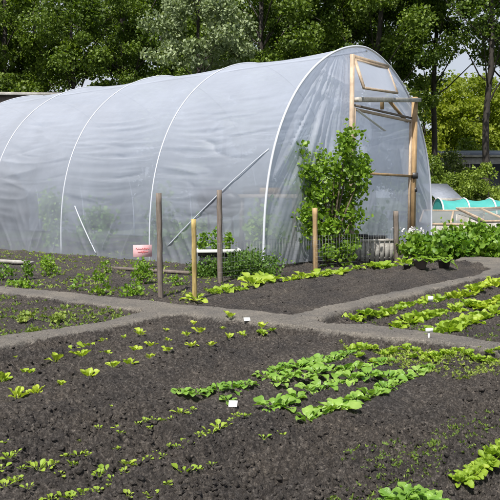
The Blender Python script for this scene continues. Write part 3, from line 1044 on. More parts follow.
# hoops
hx, hz, _, _ = arc(90)
for k_ in range(NB + 1):
    mb = MB()
    P = k_ * SP * AX + (hx * 1.001)[:, None] * AC + (hz * 1.001)[:, None] * UZ
    P[0, 2] = P[-1, 2] = -.15
    mb.tube(P, .0095 if k_ else .016, 8)
    mb.build('hoop', M['hoop'], tun, True)
mb = MB(); mb.tube([UZ * (Hh - .04) + AX * 0, UZ * (Hh - .04) + AX * NB * SP], .016, 8); mb.build('ridge_pole', M['hoop'], tun, True)


def face_pt(px, py, out=0.0):
    """point on the front end plane (shifted outwards by out): returns (across, z)"""
    r_ = ray(px, py)
    o_ = np.array([0, 0, CH]) - np.array([CX0, CY0, 0]) + AX * out
    n_ = AX
    rr = np.array(r_)
    k = -(o_ @ n_) / (rr @ n_)
    p_ = np.array([0, 0, CH]) + rr * k - np.array([CX0, CY0, 0])
    return float(p_ @ AC), float(p_[2])


def side_pt(px, py, inset=0.0):
    """point on the near side of the skin seen at that direction, in tunnel coordinates (along, x, z)"""
    best = None
    t = np.linspace(np.pi / 2, np.pi, 200)
    x_, z_ = prof(t)
    rr = np.array(ray(px, py))
    for k in np.linspace(5, 25, 4000):
        p_ = np.array([0, 0, CH]) + rr * k - np.array([CX0, CY0, 0])
        a_ = p_ @ AX; c_ = p_ @ AC
        zz = p_[2]
        if zz > 0 and zz < Hh:
            lim = np.interp(zz, z_[::-1], x_[::-1]) if z_[0] > z_[-1] else np.interp(zz, z_, x_)
            if c_ >= lim: return a_, c_, zz
    return a_, c_, zz


def TP(a, c, z, out=0.0):
    return AX * (a - out) + AC * c + UZ * z


# diagonal braces seen bright against the film
for (p1, p2) in [((168, 246), (269, 149)), ((75, 206), (96, 253))]:
    a1 = side_pt(*p1); a2 = side_pt(*p2)
    n_p = 26
    pts = []
    t = np.linspace(np.pi / 2, np.pi, 300); x_, z_ = prof(t)
    for q_ in np.linspace(0, 1, n_p):
        a_ = a1[0] + (a2[0] - a1[0]) * q_; zz = a1[2] + (a2[2] - a1[2]) * q_
        c_ = np.interp(zz, z_[::-1], x_[::-1])
        pts.append(TP(a_, c_ - .003, zz))
    mb = MB(); mb.tube(pts, .009, 8)
    mb.build('brace', M['strap'], tun, True)

# end wall
dL = face_pt(350, 100)[0]; dR = face_pt(409, 175)[0]
zTop = face_pt(350, 58)[1]; zLint = face_pt(350, 101)[1]; zR = face_pt(409, 97)[1]
nzr, nxr = 210, 230
zz = np.linspace(0, 1, nzr)[:, None] ** 1.0
tprof = np.linspace(0, np.pi / 2, 2000)
pxx, pzz = prof(tprof)
zl = np.sin(zz * np.pi / 2) * Hh * .9999
wl = np.interp(zl, pzz, pxx)
cc = np.linspace(-1, 1, nxr)[None, :]
Xe = cc * wl; Ze = zl + 0 * cc
# folds fan out from the top of the door post down to the lower left and right
ang = np.arctan2(Xe - dL + .1, (Hh + .2) - Ze)
rad = np.hypot(Xe - dL, Hh - Ze)
fo = .030 * ridge(vn(ang * 11, rad * .6, 22), 2) + .020 * (vn(ang * 24, rad * .8, 23) - .5) + .012 * ridge(vn(ang * 40, rad * 1.0, 24), 2)
fo = fo * np.clip(rad / 1.2, 0.2, 1.4)
tension = .016 * ridge(vn(Xe * 1.0 + Ze * 5 + 4, Xe * .9, 27), 3) * np.clip(Ze - 1.4, 0, 1)
edge_ = np.clip((1 - np.abs(cc)) * 8, 0, 1)
dd = (fo + tension + .03 * (vn(Xe * 1.2, Ze * 1.2, 29) - .5)) * edge_ - .01
Pe = (-dd)[..., None] * AX + Xe[..., None] * AC + Ze[..., None] * UZ
Pe = Pe + AX * .004
ii = (np.arange(nzr - 1)[:, None] * nxr + np.arange(nxr - 1)[None, :]).ravel()
Fe = np.stack([ii, ii + 1, ii + nxr + 1, ii + nxr], 1)
cxm = Xe.ravel()[Fe].mean(1); czm = Ze.ravel()[Fe].mean(1)
vtl = face_pt(350, 58); vtr = face_pt(385, 68)
ztopline = vtl[1] + (cxm - vtl[0]) / (vtr[0] - vtl[0]) * (vtr[1] - vtl[1])
vbr = face_pt(398, 92)[0]
hole = (cxm > dL + .02) & (cxm < dR - .02) & (czm < zLint - .03)
xr_ = vtr[0] + (vbr - vtr[0]) * np.clip((vtr[1] - czm) / max(.1, vtr[1] - zLint), 0, 1)
vent = (cxm > dL + .03) & (cxm < xr_) & (czm > zLint + .02) & (czm < ztopline)
mb = MB(); mb.add(Pe.reshape(-1, 3), Fe[~(hole | vent)])
mb.build('end_film', M['film_end'], tun, True)


def FP(c, z, out=0.0):
    return -AX * out + AC * c + UZ * z


# frame timbers
mb = MB(); mb.beam(FP(dL - .035, -.1, .05), FP(dL - .035, zTop + .04, .05), .055, .05, .004, up=tuple(AX)); mb.build('door_post', M['pale_wood'], tun)
mb = MB(); mb.beam(FP(dR + .02, -.12, .07), FP(dR + .02, zR, .07), .085, .08, .006, up=tuple(AX)); mb.build('door_post', M['tan_wood'], tun)
mb = MB(); mb.beam(FP(dL + .0, zLint + .01, .105), FP(dR + .05, zR - .05, .135), .075, .065, .004, up=(0, 0, 1)); mb.build('lintel', M['grey_wood'], tun)
mb = MB(); mb.beam(FP(vtl[0] - .02, vtl[1] + .02, .03), FP(vtr[0] + .04, vtr[1] + .02, .03), .05, .05, .004); mb.build('vent_rail', M['pale_wood'], tun)
p1 = face_pt(388, 100); p2 = face_pt(406, 122)
mb = MB(); mb.beam(FP(*p1, .01), FP(*p2, .01), .05, .03, .003); mb.build('knee_brace', M['tan_wood'], tun)
mb = MB(); mb.beam(FP(face_pt(381, 92)[0], zLint - .02, .02), FP(face_pt(381, 92)[0], zLint + .16, .02), .05, .04, .003); mb.build('stud', M['tan_wood'], tun)
# the dark rod under the lintel
mb = MB(); mb.beam(FP(dL + .02, zLint - .055, .03), FP(dR, zLint - .055, .03), .03, .03, .003); mb.build('head_rail', M['stake'], tun)

# the door: its own frame, film and latch
door = empty('door', (0, 0, 0)); door.parent = tun
zl_ = zLint - .09
a0, a1_ = dL + .02, dR - .045
mb = MB()
mb.beam(FP(a0 + .022, .03, .045), FP(a0 + .022, zl_, .045), .045, .035, .003, up=tuple(AX))
mb.beam(FP(a1_ - .022, .03, .045), FP(a1_ - .022, zl_, .045), .045, .035, .003, up=tuple(AX))
mb.beam(FP(a0 + .046, zl_ - .025, .045), FP(a1_ - .046, zl_ - .025, .045), .045, .035, .003)
mb.beam(FP(a0 + .046, .06, .045), FP(a1_ - .046, .06, .045), .05, .035, .003)
mb.build('frame', M['pale_wood'], door)
zm = face_pt(390, 175)[1]
mb = MB(); mb.beam(FP(a0 + .046, zm, .045), FP(a1_ + .03, zm, .045), .055, .035, .003); mb.build('mid_rail', M['tan_wood'], door)
p1 = (a0 + .05, zl_ - .03); p2 = face_pt(378, 124)
mb = MB(); mb.beam(FP(*p1, .068), FP(p2[0] + .1, p2[1] - .1, .068), .045, .012, .002); mb.build('brace', M['white'], door)
nd = 60; ne = 110
Xq = np.linspace(a0 + .01, a1_ - .01, nd)[None, :] + 0 * np.zeros((ne, 1)); Zq = np.linspace(.03, zl_ - .01, ne)[:, None] + 0 * Xq
dq = .008 * (vn(Xq * 3 + Zq * 2, Zq * 2, 61) - .5) + .010 * ridge(vn((Xq - Zq * .35) * 8, Zq * .6, 62), 2)
Pq = (-(dq + .022))[..., None] * AX + Xq[..., None] * AC + Zq[..., None] * UZ
mb = MB(); mb.grid(Pq.reshape(-1, 3), ne, nd); mb.build('film', M['film_end'], door, True)
mb = MB(); mb.box(FP(a1_ + .01, zm + .005, .125), (.09, .03, .10), None, .004); mb.build('latch', M['dark'], door)
mb = MB(); mb.box(FP(dR + .02, zm - .23, .115), (.05, .03, .07), None, .004); mb.build('latch', M['dark'], door)

# vent flap hinged on the top rail and swung outwards
flap = empty('vent_flap', (0, 0, 0)); flap.parent = tun
T1 = FP(vtl[0] + .05, vtl[1] - .02, .05); T2 = FP(vtr[0] - .02, vtr[1] - .02, .05)


def ray_at_out(px, py, out):
    c_, z_ = face_pt(px, py, -out)
    r_ = np.array(ray(px, py)); o_ = np.array([0, 0, CH]) - np.array([CX0, CY0, 0])
    k = (-out - o_ @ AX) / (r_ @ AX)
    return o_ + r_ * k


B1 = ray_at_out(364, 88, .26); B2 = ray_at_out(397, 93, .26)
mb = MB()
mb.beam(T1, B1, .04, .03, .003); mb.beam(T2, B2, .04, .03, .003)
mb.beam(B1, B2, .045, .03, .003); mb.beam(T1, T2, .035, .03, .003)
mb.build('frame', M['pale_wood'], flap)
nf = 20
uu, vv = np.meshgrid(np.linspace(0, 1, nf), np.linspace(0, 1, nf), indexing='ij')
Pf = ((1 - uu) * (1 - vv))[..., None] * T1 + (uu * (1 - vv))[..., None] * T2 + ((1 - uu) * vv)[..., None] * B1 + (uu * vv)[..., None] * B2
Pf = Pf + UZ * (.012 + .012 * np.sin(uu * 7 + vv * 3))[..., None]
mb = MB(); mb.grid(Pf.reshape(-1, 3), nf, nf); mb.build('film', M['film_end'], flap, True)

# timber edging along the foot of the tunnel
q1, q2 = G(-60, 259.5, 0), G(32, 262.5, 0)
mb = MB(); mb.beam((q1.x, q1.y, .03), (q2.x, q2.y, .0), .10, .03, .004, up=(0, 0, 1))
tag(mb.build('plank', M['grey_wood']), 'pale plank lying on edge along the tunnel foot at the left', 'plank')
q1, q2 = G(110, 268.5, -.02), G(203, 273.5, -.02)
mb = MB(); mb.beam((q1.x, q1.y, -.01), (q2.x, q2.y, -.02), .06, .03, .004, up=(0, 0, 1))
tag(mb.build('plank', M['stake']), 'dark weathered edging board behind the tall grey stake', 'plank')


# ------------------------------------------------------------------ inside the tunnel, seen through the skin
def W(a, c, z=0.0):
    """tunnel coordinates to world"""
    p = AX * a + AC * c + UZ * z
    return Vector((CX0 + p[0], CY0 + p[1], z))


a_, c_, z_ = side_pt(221, 203)
p = W(a_ + .16, c_ + .108, 0)
tub = empty('wheelbarrow', (p.x, p.y, 0), math.atan2(AX[1], AX[0]), 'dark wheelbarrow tipped up inside the tunnel behind the film', 'wheelbarrow')
mb = MB()
nn = 26
Pn = []
for i_ in range(9):
    f = i_ / 8
    rr_ = math.sin(f * math.pi / 2)
    for j in range(nn):
        t = j / nn * 2 * math.pi
        ex = .36 * rr_ * math.copysign(abs(math.cos(t)) ** .7, math.cos(t)); ez = .19 * rr_ * math.copysign(abs(math.sin(t)) ** .8, math.sin(t))
        Pn.append((ex, .18 * (1 - f) ** .0 * math.cos(f * math.pi / 2) * .8 - .05, .79 + ez + .1 * ex))
Fn = [[i_ * nn + j, i_ * nn + (j + 1) % nn, (i_ + 1) * nn + (j + 1) % nn, (i_ + 1) * nn + j] for i_ in range(8) for j in range(nn)]
mb.add(Pn, Fn); mb.build('tray', M['dark'], tub, True)
mb = MB()
for sx in (-1, 1):
    mb.tube([(sx * .2, -.12, 0), (sx * .2, -.04, .75)], .014, 8)
mb.build('handles', M['dark'], tub, True)
mb = MB()
t = np.linspace(0, 2 * np.pi, 25)
mb.tube(np.stack([.14 * np.cos(t), 0 * t - .25, .16 + .14 * np.sin(t)], 1), .03, 8, False)
mb.tube([(0, -.29, .16), (0, -.21, .16)], .05, 10)
mb.tube([(0, -.2, .16), (0, -.08, .62)], .014, 8)
mb.build('wheel', M['dark'], tub, True)

bz = .92
a_, c_, z_ = side_pt(245, 203)
p = W(.55, -1.55, 0)
bench = empty('staging_bench', (p.x, p.y, 0), math.atan2(AX[1], AX[0]), 'pale topped staging bench just inside the tunnel near its front', 'bench')
mb = MB(); mb.box((0, 0, .86), (1.0, .5, .05), None, .004); mb.build('top', M['pale_wood'], bench)
for sx in (-1, 1):
    for sy in (-1, 1):
        mb = MB(); mb.box((sx * .44, sy * .2, .42), (.05, .05, .84), None, .003); mb.build('leg', M['stake'], bench)
for k_, (dx, mt, hh) in enumerate([(-.3, 'darkgrey', .10), (.05, 'tan_wood', .09), (.34, 'darkgrey', .12)]):
    mb = MB()
    wd_ = .26
    for (cx_, cy_, sx, sy) in [(0, -.13, wd_, .012), (0, .13, wd_, .012), (-wd_ / 2 + .006, 0, .012, .246), (wd_ / 2 - .006, 0, .012, .246)]:
        mb.box((cx_, cy_, hh / 2), (sx, sy, hh), None, 0)
    mb.box((0, 0, .006), (wd_ - .03, .24, .01), None, 0)
    o = mb.build('seed_tray', M[mt])
    pp = W(.55 + dx, -1.55, .886)
    o.location = pp; o.rotation_euler = (0, 0, math.atan2(AX[1], AX[0]))
    tag(o, ['dark seed tray on the bench end farthest inside', 'tan wooden seed tray in the middle of the bench', 'dark deep seed tray on the bench end by the tunnel front'][2 - k_], 'tray', 'seed trays on the staging bench')
TOM = ['first', 'second', 'third', 'fourth', 'fifth', 'sixth']
for k_, (a__, c__, hh, mt) in enumerate([(.35, -2.05, .75, 'shrub'), (.45, -.8, 1.25, 'parsley'), (1.6, -2.0, .5, 'broad'), (2.6, -1.7, 1.0, 'parsley'), (3.9, -1.9, .7, 'broad'), (5.2, -1.8, .9, 'shrub'),
                                         (.6, -.1, 1.1, 'shrub'), (.6, 1.6, .6, 'broad')]):
    p = W(a__, c__)
    lab = ['low leafy plant inside the tunnel corner', 'tall dark tomato plant left of the door inside', 'low bright plant inside the first bay',
           'tall dark plant inside the second bay', 'bright plant inside the third bay', 'dark bushy plant inside the far bays',
           'tomato plant directly behind the door film', 'low bright plant inside right of the door'][k_]
    bush('tunnel_plant', (p.x, p.y, -.02 + .0), .28, hh, 700, .07, mt, lab, 'plant', 'plants growing inside the tunnel', z0=.05, stems=6, lumps=12, stemmat='stem')


# ------------------------------------------------------------------ stakes
def stake(px, ytop, ybase, wpx, mat, label, lean=0.0, sq=True, z=-.04, dy=0.0):
    q = G(px, ybase, z)
    d_ = q.y
    top = D(px + lean, ytop, d_)
    w_ = wpx / FPX * d_
    m_ = MB()
    n = 12
    hs = np.linspace(-.12, top.z, n)
    P = [(random.uniform(-1, 1) * .0015 + (top.x - q.x) * max(0, (h_ + .05) / (top.z + .05)), random.uniform(-1, 1) * .0015, h_ - z) for h_ in hs]
    rd = [w_ * .56 * random.uniform(.93, 1.07) for _ in hs]
    m_.tube(P, rd, 5 if sq else 9)
    o = m_.build('stake', M[mat], None, not sq)
    o.location = (q.x, q.y, z)
    o.rotation_euler = (0, 0, .4)
    return tag(o, label, 'stake', 'wooden stakes in the beds')


stake(160.5, 193, 298, 5.5, 'stake', 'tall grey weathered stake standing alone by the long path', -2)
stake(194.5, 219, 301, 5, 'yellow_wood', 'yellow lichen-covered stake with a broad-leaved plant at its foot', -1)
stake(220, 190, 283, 5.5, 'stake', 'grey weathered stake in front of the white trough', -1)
stake(315.5, 208, 270, 5, 'tan_wood', 'tan stake standing against the tall currant bush', -1)
stake(396.5, 211, 262, 5, 'stake', 'thin brown stake beside the slatted crate', -1)

# ------------------------------------------------------------------ wire fence
fp_ = [G(220, 281, 0), G(315.5, 268, 0), G(396.5, 260, 0), G(409, 257, 0)]
fence = empty('wire_fence', (0, 0, 0), 0, 'knee-high galvanised wire mesh fence between the stakes', 'fence')
for k_ in range(2):
    a = Vector(fp_[k_]); b = Vector(fp_[k_ + 1])
    L = (b - a).length
    d_ = (b - a).normalized()
    off = Vector((d_.y, -d_.x, 0)) * -.03
    m_ = MB()
    n = int(L / .05)
    for i_ in range(n + 1):
        p = a + d_ * (L * i_ / n) + off
        m_.box((p.x, p.y, .17), (.0013, .0013, .44), None, 0)
    for j in range(8):
        z_ = .03 + j * .05
        m_.beam(a + off + Vector((0, 0, z_)), b + off + Vector((0, 0, z_)), .0013, .0013, 0)
    m_.build('mesh_panel', M['wire'], fence)

# ------------------------------------------------------------------ trough with plants, crate, pink card, tags
q = D(218, 256, 7.7)
tr = empty('planter_trough', (q.x, q.y, -.05), .12, 'white-rimmed planter trough with leafy plants behind the grey stake', 'planter')
m_ = MB()
for cx_, cy_, sx, sy in [(0, -.11, .50, .02), (0, .11, .50, .02), (-.24, 0, .02, .20), (.24, 0, .02, .20)]:
    m_.box((cx_, cy_, .29), (sx, sy, .036), None, .003)
m_.build('rim', M['white'], tr)
m_ = MB(); m_.box((0, 0, .13), (.42, .17, .255), None, .004); m_.build('box', M['dark'], tr)
m_ = MB(); m_.box((0, 0, .26), (.455, .19, .06), None, 0); m_.build('earth', M['soil'], tr)
for k_, dx in enumerate((-.17, -.02, .13)):
    bush('pepper_plant', (q.x + dx, q.y + dx * .12, .22), .085, [.22, .25, .2][k_], 150, .036, 'broad', f'{ORD[k_]} bright leafy plant from the left in the planter trough', 'plant',
         'plants in the planter trough', z0=.1, stems=5, lumps=8, stemmat='stem')

q = D(371, 258, 9.45)
cr = empty('slatted_crate', (q.x, q.y, -.05), .15, 'grey slatted wooden crate in front of the tunnel door', 'crate')
m_ = MB()
for i_ in range(8):
    m_.box((-.245 + i_ * .07, -.15, .16), (.055, .014, .32), None, .002)
m_.build('front', M['crate'], cr)
m_ = MB()
m_.box((0, .15, .16), (.55, .014, .30), None, .002); m_.box((-.27, 0, .16), (.014, .28, .30), None, .002); m_.box((.27, 0, .16), (.014, .28, .30), None, .002)
m_.build('sides', M['crate'], cr)
m_ = MB(); m_.box((0, -.165, .30), (.60, .016, .03), None, .002); m_.box((0, 0, .05), (.52, .28, .012), None, 0); m_.build('rail', M['grey_wood'], cr)
m_ = MB(); m_.box((0, 0, 0), (.40, .14, .045), None, .006); m_.box((-.14, 0, .03), (.14, .16, .022), None, .004)
o = m_.build('offcut_board', M['dark']); o.location = (q.x - .02, q.y - .08, .2925); o.rotation_euler = (0, 0, .15)
tag(o, 'dark boards laid across the top of the slatted crate', 'board')

# pink card on a short peg in front of the tunnel
q = D(142.5, 250, 8.35)
card = empty('pink_card', (q.x, q.y, -.03), .35, 'pink card with faded red writing standing against the tunnel foot', 'sign')
m_ = MB(); m_.box((0, 0, .21), (.235, .008, .15), None, .001); m_.build('board', M['pink'], card)
m_ = MB(); m_.box((0, .012, .10), (.022, .012, .28), None, .001); m_.build('peg', M['stake'], card)
m_ = MB()
for (x0, z0_, ww) in [(-.085, .235, .17), (-.06, .195, .13)]:
    t = np.linspace(0, 1, 60)
    P = np.stack([x0 + ww * t, 0 * t - .0055, z0_ + .013 * np.sin(t * 40) * (.5 + .5 * np.sin(t * 9 + x0 * 50))], 1)
    m_.tube(P, .0028, 4)
m_.build('writing', M['red'], card)

GT = 'white plant tags in the beds'


def ptag(px, py, w_, h_, label, flat=False, z=-.04, stem=.05):
    q = G(px, py, z)
    gz = HZ(q.x, q.y)
    root = empty('plant_tag', (q.x, q.y, gz), random.uniform(-.4, .4), label, 'tag', GT)
    m_ = MB()
    if flat:
        R = Matrix.Rotation(.7, 3, 'X')
        m_.box((0, 0, .018), (w_, h_, .003), np.array(R), 0)
        m_.build('plate', M['white'], root)
        m_ = MB(); m_.beam((0, 0, .018), (.0, .05, -.03), .008, .003, 0); m_.build('stem', M['white'], root)
    else:
        m_.box((0, 0, stem + h_ / 2), (w_, .003, h_), None, 0); m_.build('plate', M['white'], root)
        m_ = MB(); m_.box((0, .004, stem / 2 - .01), (.009, .003, stem + .04), None, 0); m_.build('stem', M['white'], root)
    return root


ptag(233, 403, .038, .032, 'white tilted plant tag at the short left spinach row', True)
ptag(429, 345, .045, .026, 'white upright plant tag below the cross path', stem=.035)
ptag(430.5, 303.5, .042, .042, 'white plant tag at the lettuce row beside the right path', stem=.02)
ptag(247, 321, .045, .030, 'white tag lying at the edge of the long path', True, z=-.01)


# ------------------------------------------------------------------ right-hand background
def cold_frame(q, rz, L, Wd, h1, h2, label, lid=0.0):
    root = empty('cold_frame', q, rz, label, 'cold frame', 'cold frames behind the potatoes')
    m_ = MB()
    m_.box((0, -Wd / 2, h1 / 2), (L, .03, h1), None, .003)
    m_.box((0, Wd / 2, h2 / 2), (L, .03, h2), None, .003)
    for sx in (-1, 1):
        x = sx * (L / 2 - .018)
        v = [(x + a, b, z_) for a in (-.015, .015) for (b, z_) in ((-Wd / 2 + .016, 0), (Wd / 2 - .016, 0), (Wd / 2 - .016, h2), (-Wd / 2 + .016, h1))]
        m_.add(v, [[0, 1, 2, 3], [7, 6, 5, 4], [0, 4, 5, 1], [1, 5, 6, 2], [2, 6, 7, 3], [3, 7, 4, 0]])
    m_.build('box', M['grey_wood'], root)
    sl_ = math.atan2(h2 - h1, Wd)
    R = Matrix.Rotation(sl_ + lid, 3, 'X')
    piv = Vector((0, Wd / 2, h2 + .02)) if lid <= 0 else Vector((0, -Wd / 2, h1 + .02))
    LL = Wd / math.cos(sl_)

    def pp(x, s):      # s from 0 at pivot
        dirv = R @ Vector((0, -1 if lid <= 0 else 1, 0))
        return piv + dirv * s + Vector((x, 0, 0))
    m_ = MB()
    for x in np.linspace(-L / 2, L / 2, 3):
        m_.beam(pp(x, .03), pp(x, LL - .03), .045, .035, .003, up=(1, 0, 0))
    m_.beam(pp(-L / 2 - .02, 0), pp(L / 2 + .02, 0), .05, .035, .003)
    m_.beam(pp(-L / 2 - .02, LL), pp(L / 2 + .02, LL), .05, .035, .003)
    fr_ = m_.build('lid', M['pale_wood'], root)
    m_ = MB()
    a, b, c, d = pp(-L / 2, .03), pp(L / 2, .03), pp(L / 2, LL - .03), pp(-L / 2, LL - .03)
    m_.add([a, b, c, d], [[0, 1, 2, 3]])
    m_.build('pane', M['glass'], fr_)
    return root


q = D(452, 226, 13.0)
cold_frame((q.x, q.y, -.1), -.35, 1.15, .8, .42, .66, 'grey cold frame with a flat glazed lid near the tunnel corner')
q = D(492, 226, 12.6)
cold_frame((q.x, q.y, -.1), .35, 1.0, .8, .50, .62, 'grey cold frame with its lid tilted, at the right picture edge', .12)
q = D(470, 214, 14.2)
m_ = MB(); m_.beam((q.x - .7, q.y, .5), (q.x + .9, q.y + .3, .62), .05, .08, .004)
m_.beam((q.x - .6, q.y + .02, -.16), (q.x - .6, q.y + .02, .47), .06, .06, .004); m_.beam((q.x + .8, q.y + .28, -.16), (q.x + .8, q.y + .28, .57), .06, .06, .004)
tag(m_.build('timber_rail', M['stake']), 'low timber rail on two short posts behind the cold frames', 'rail')

# teal netted hoop cover
q1 = D(438, 207, 15.2)
cv = empty('netting_tunnel', (q1.x, 15.2, -.14), 0, 'low hooped tunnel of teal netting behind the cold frames', 'netting tunnel')
Lc = 2.9
nb = 5; hc, wc = .95, .5
t = np.linspace(0, np.pi, 24)
uu = np.linspace(0, nb, 90)
Pc = []
for u_ in uu:
    f = u_ - math.floor(u_)
    k_ = 1 - .05 * math.sin(math.pi * f)
    endt = 1.0
    for tt in t:
        Pc.append((u_ * Lc / nb, -wc * math.cos(tt) * k_, hc * (math.sin(tt) ** .42) * k_))
m_ = MB(); m_.grid(np.array(Pc), len(uu), len(t)); m_.build('netting', M['teal'], cv, True)
ee = np.array([( -.06 * math.sin(s_ * math.pi / 2) * 0 + 0.0, -wc * math.cos(tt) * s_, hc * (math.sin(tt) ** .42) * s_) for s_ in np.linspace(0, 1, 6) for tt in t])
m_ = MB(); m_.grid(ee, 6, len(t)); m_.build('end_net', M['teal'], cv, True)
for k_ in range(nb + 1):
    P = [(k_ * Lc / nb, -wc * math.cos(tt) * 1.012, hc * (math.sin(tt) ** .42) * 1.012) for tt in t]
    m_ = MB(); m_.tube(P, .018, 7); m_.build('hoop', M['white'], cv, True)


def shed(name, q, rz, L, Wd, h, rise, label, wall='stake', roof='grey_sheet'):
    root = empty(name, q, rz, label, 'shed')
    m_ = MB(); m_.box((0, 0, h / 2), (L, Wd, h), None, 0); m_.build('walls', M[wall], root)
    m_ = MB()
    v = [(-L / 2 - .1, -Wd / 2 - .12, h + .02), (L / 2 + .1, -Wd / 2 - .12, h + .02), (L / 2 + .1, Wd / 2 + .12, h + rise), (-L / 2 - .1, Wd / 2 + .12, h + rise)]
    v2 = [(a, b, c + .035) for a, b, c in v]
    m_.add(v + v2, [[0, 3, 2, 1], [4, 5, 6, 7], [0, 1, 5, 4], [1, 2, 6, 5], [2, 3, 7, 6], [3, 0, 4, 7]])
    m_.build('roof', M[roof], root)
    m_ = MB(); m_.box((0, -Wd / 2 - .128, h + .0), (L + .22, .02, .08), None, .002); m_.build('fascia', M['grey_wood'], root)
    m_ = MB(); m_.box((-L * .15, -Wd / 2 - .012, h * .45), (L * .35, .02, h * .86), None, .002); m_.build('door', M['dark'], root)
    return root


q = D(441, 205, 20); shed('tool_store', (q.x, q.y, -.16), .2, .65, .7, .93, .45, 'small tool store with a grey sheet roof beside the tunnel')
q = D(490, 195, 30); shed('garden_shed', (q.x, q.y, -.16), -.05, 4.2, 2.0, 2.75, .35, 'grey shed with a pale roof edge half hidden by shrubs', 'grey_wood')
q = D(-30, 100, 21); shed('long_shed', (q.x, q.y + .0, -.16), .06, 9.0, 3.0, 3.95, .2, 'long dark-roofed shed behind the far end of the tunnel', 'stake', 'felt')

# white blossoms beside the door post
q = G(419, 258, 0)
bl = empty('white_flower', (q.x, q.y + .3, -.05), 0, 'low plant with white blossoms right of the tan door post', 'flower')
P = rng.normal(size=(70, 3)) * np.array([.12, .08, .03]) + np.array([0, 0, .42])
V_, F_ = leaf_quads(P, rng.normal(size=(70, 3)), np.full(70, .035), .9)
mesh_obj('blossom', V_, F_, M['petal'], bl)
P = rng.normal(size=(160, 3)) * np.array([.12, .09, .11]) + np.array([0, 0, .24])
V_, F_ = leaf_quads(P, rng.normal(size=(160, 3)), np.full(160, .05), .7)
mesh_obj('foliage', V_, F_, M['broad'], bl)
m_ = MB()
for _ in range(6):
    m_.tube([(0, 0, -.05), (random.uniform(-.12, .12), random.uniform(-.08, .08), .42)], .003, 4)
m_.build('stem', M['stem'], bl)


# ------------------------------------------------------------------ trees
def tree_parts(h, cr, crown_z0, nclump, nleaf, lsize, seed, tr=.16, squash=1.0, clump_r=.62, fork=3.0):
    """returns arrays for trunk+branches and for crown leaves; base at origin"""
    r_ = np.random.default_rng(seed)
    rs = random.Random(seed)
    bend = r_.normal(size=2) * .3
    tz_ = np.linspace(-.2, h * .92, 14)
    TP_ = np.stack([bend[0] * (tz_ / h) ** 2 + .05 * np.sin(tz_ * 1.3 + seed), bend[1] * (tz_ / h) ** 2 + .05 * np.cos(tz_ * 1.1), tz_], 1)
    m_ = MB()
    rad_ = tr * (1 - .85 * np.clip(tz_ / h, 0, 1)) * (1 + .5 * np.exp(-np.clip(tz_, 0, 9) / .4))
    m_.tube(TP_, rad_, 10)
    cs = []
    while len(cs) < nclump:
        p = r_.random(3) * 2 - 1
        d2 = (p ** 2).sum()
        if d2 > 1 or d2 < .12: continue
        zc = crown_z0 + (p[2] * .5 + .5) * (h - crown_z0)
        cs.append((p[0] * cr, p[1] * cr, zc))
    cs = np.array(cs)
    for c_ in cs[:min(len(cs), 24)]:
        z0_ = max(crown_z0 * .75, c_[2] - np.hypot(c_[0], c_[1]) * .75 - .3)
        z0_ = min(z0_, h * .85)
        b0 = np.array([np.interp(z0_, tz_, TP_[:, 0]), np.interp(z0_, tz_, TP_[:, 1]), z0_])
        mid = b0 * .5 + c_ * .5 + np.array([0, 0, .12 * cr]) + r_.normal(size=3) * .12
        rr_ = tr * .32 * (1 - .6 * z0_ / h)
        m_.tube([b0, b0 * .7 + mid * .3 + r_.normal(size=3) * .05, mid, c_], [rr_, rr_ * .75, rr_ * .5, rr_ * .15], 5, False)
    wgt = r_.random(len(cs)) ** .5 + .25
    wgt /= wgt.sum()
    idx = r_.choice(len(cs), nleaf, p=wgt)
    off = r_.normal(size=(nleaf, 3))
    off = off / (np.linalg.norm(off, axis=1)[:, None]) * (r_.random((nleaf, 1)) ** .55) * clump_r * (.6 + .8 * r_.random(len(cs))[idx][:, None])
    off[:, 2] *= .7
    P = cs[idx] + off
    Dn = off * .5 + r_.normal(size=(nleaf, 3)) * .5 + np.array([0, 0, -.25])
    V_, F_ = leaf_quads(P, Dn, lsize * (.6 + .8 * r_.random(nleaf)), .72)
    return m_, V_, F_


TREES = {}


def tree_proto(kind, mat, **k):
    m_, V_, F_ = tree_parts(**k)
    a = m_.build('trunk', M['bark'], None, True)
    b = mesh_obj('crown', V_, F_, M[mat])
    TREES[kind] = (a.data, b.data)
    bpy.data.objects.remove(a); bpy.data.objects.remove(b)


def put_tree(name, kind, x, y, rz, sc, label, cat='tree', group=None, z=-.2):
    root = empty(name, (x, y, z), rz, label, cat, group)
    root.scale = (sc, sc, sc)
    for nm, me in zip(('trunk', 'crown'), TREES[kind]):
        o = bpy.data.objects.new(nm, me); C.objects.link(o); o.parent = root
    return root


tree_proto('a', 'oak', h=13, cr=3.6, crown_z0=2.8, nclump=74, nleaf=46000, lsize=.112, seed=1, tr=.19, clump_r=.62)
tree_proto('b', 'oak2', h=12, cr=3.4, crown_z0=2.4, nclump=64, nleaf=42000, lsize=.112, seed=2, tr=.18, clump_r=.62)
tree_proto('c', 'oak', h=14, cr=3.8, crown_z0=3.4, nclump=60, nleaf=40000, lsize=.115, seed=3, tr=.2, clump_r=.66)
tree_proto('d', 'oak', h=14, cr=3.9, crown_z0=5.4, nclump=56, nleaf=26000, lsize=.11, seed=9, tr=.15, clump_r=.62)
tree_proto('s', 'silver', h=8.2, cr=1.85, crown_z0=.9, nclump=110, nleaf=30000, lsize=.095, seed=4, tr=.14, clump_r=.42)
tree_proto('l', 'lime', h=6.4, cr=3.0, crown_z0=.6, nclump=90, nleaf=22000, lsize=.13, seed=5, tr=.14, clump_r=.6)
tree_proto('h', 'hedge', h=2.6, cr=1.5, crown_z0=.2, nclump=50, nleaf=9000, lsize=.09, seed=6, tr=.05, clump_r=.38)
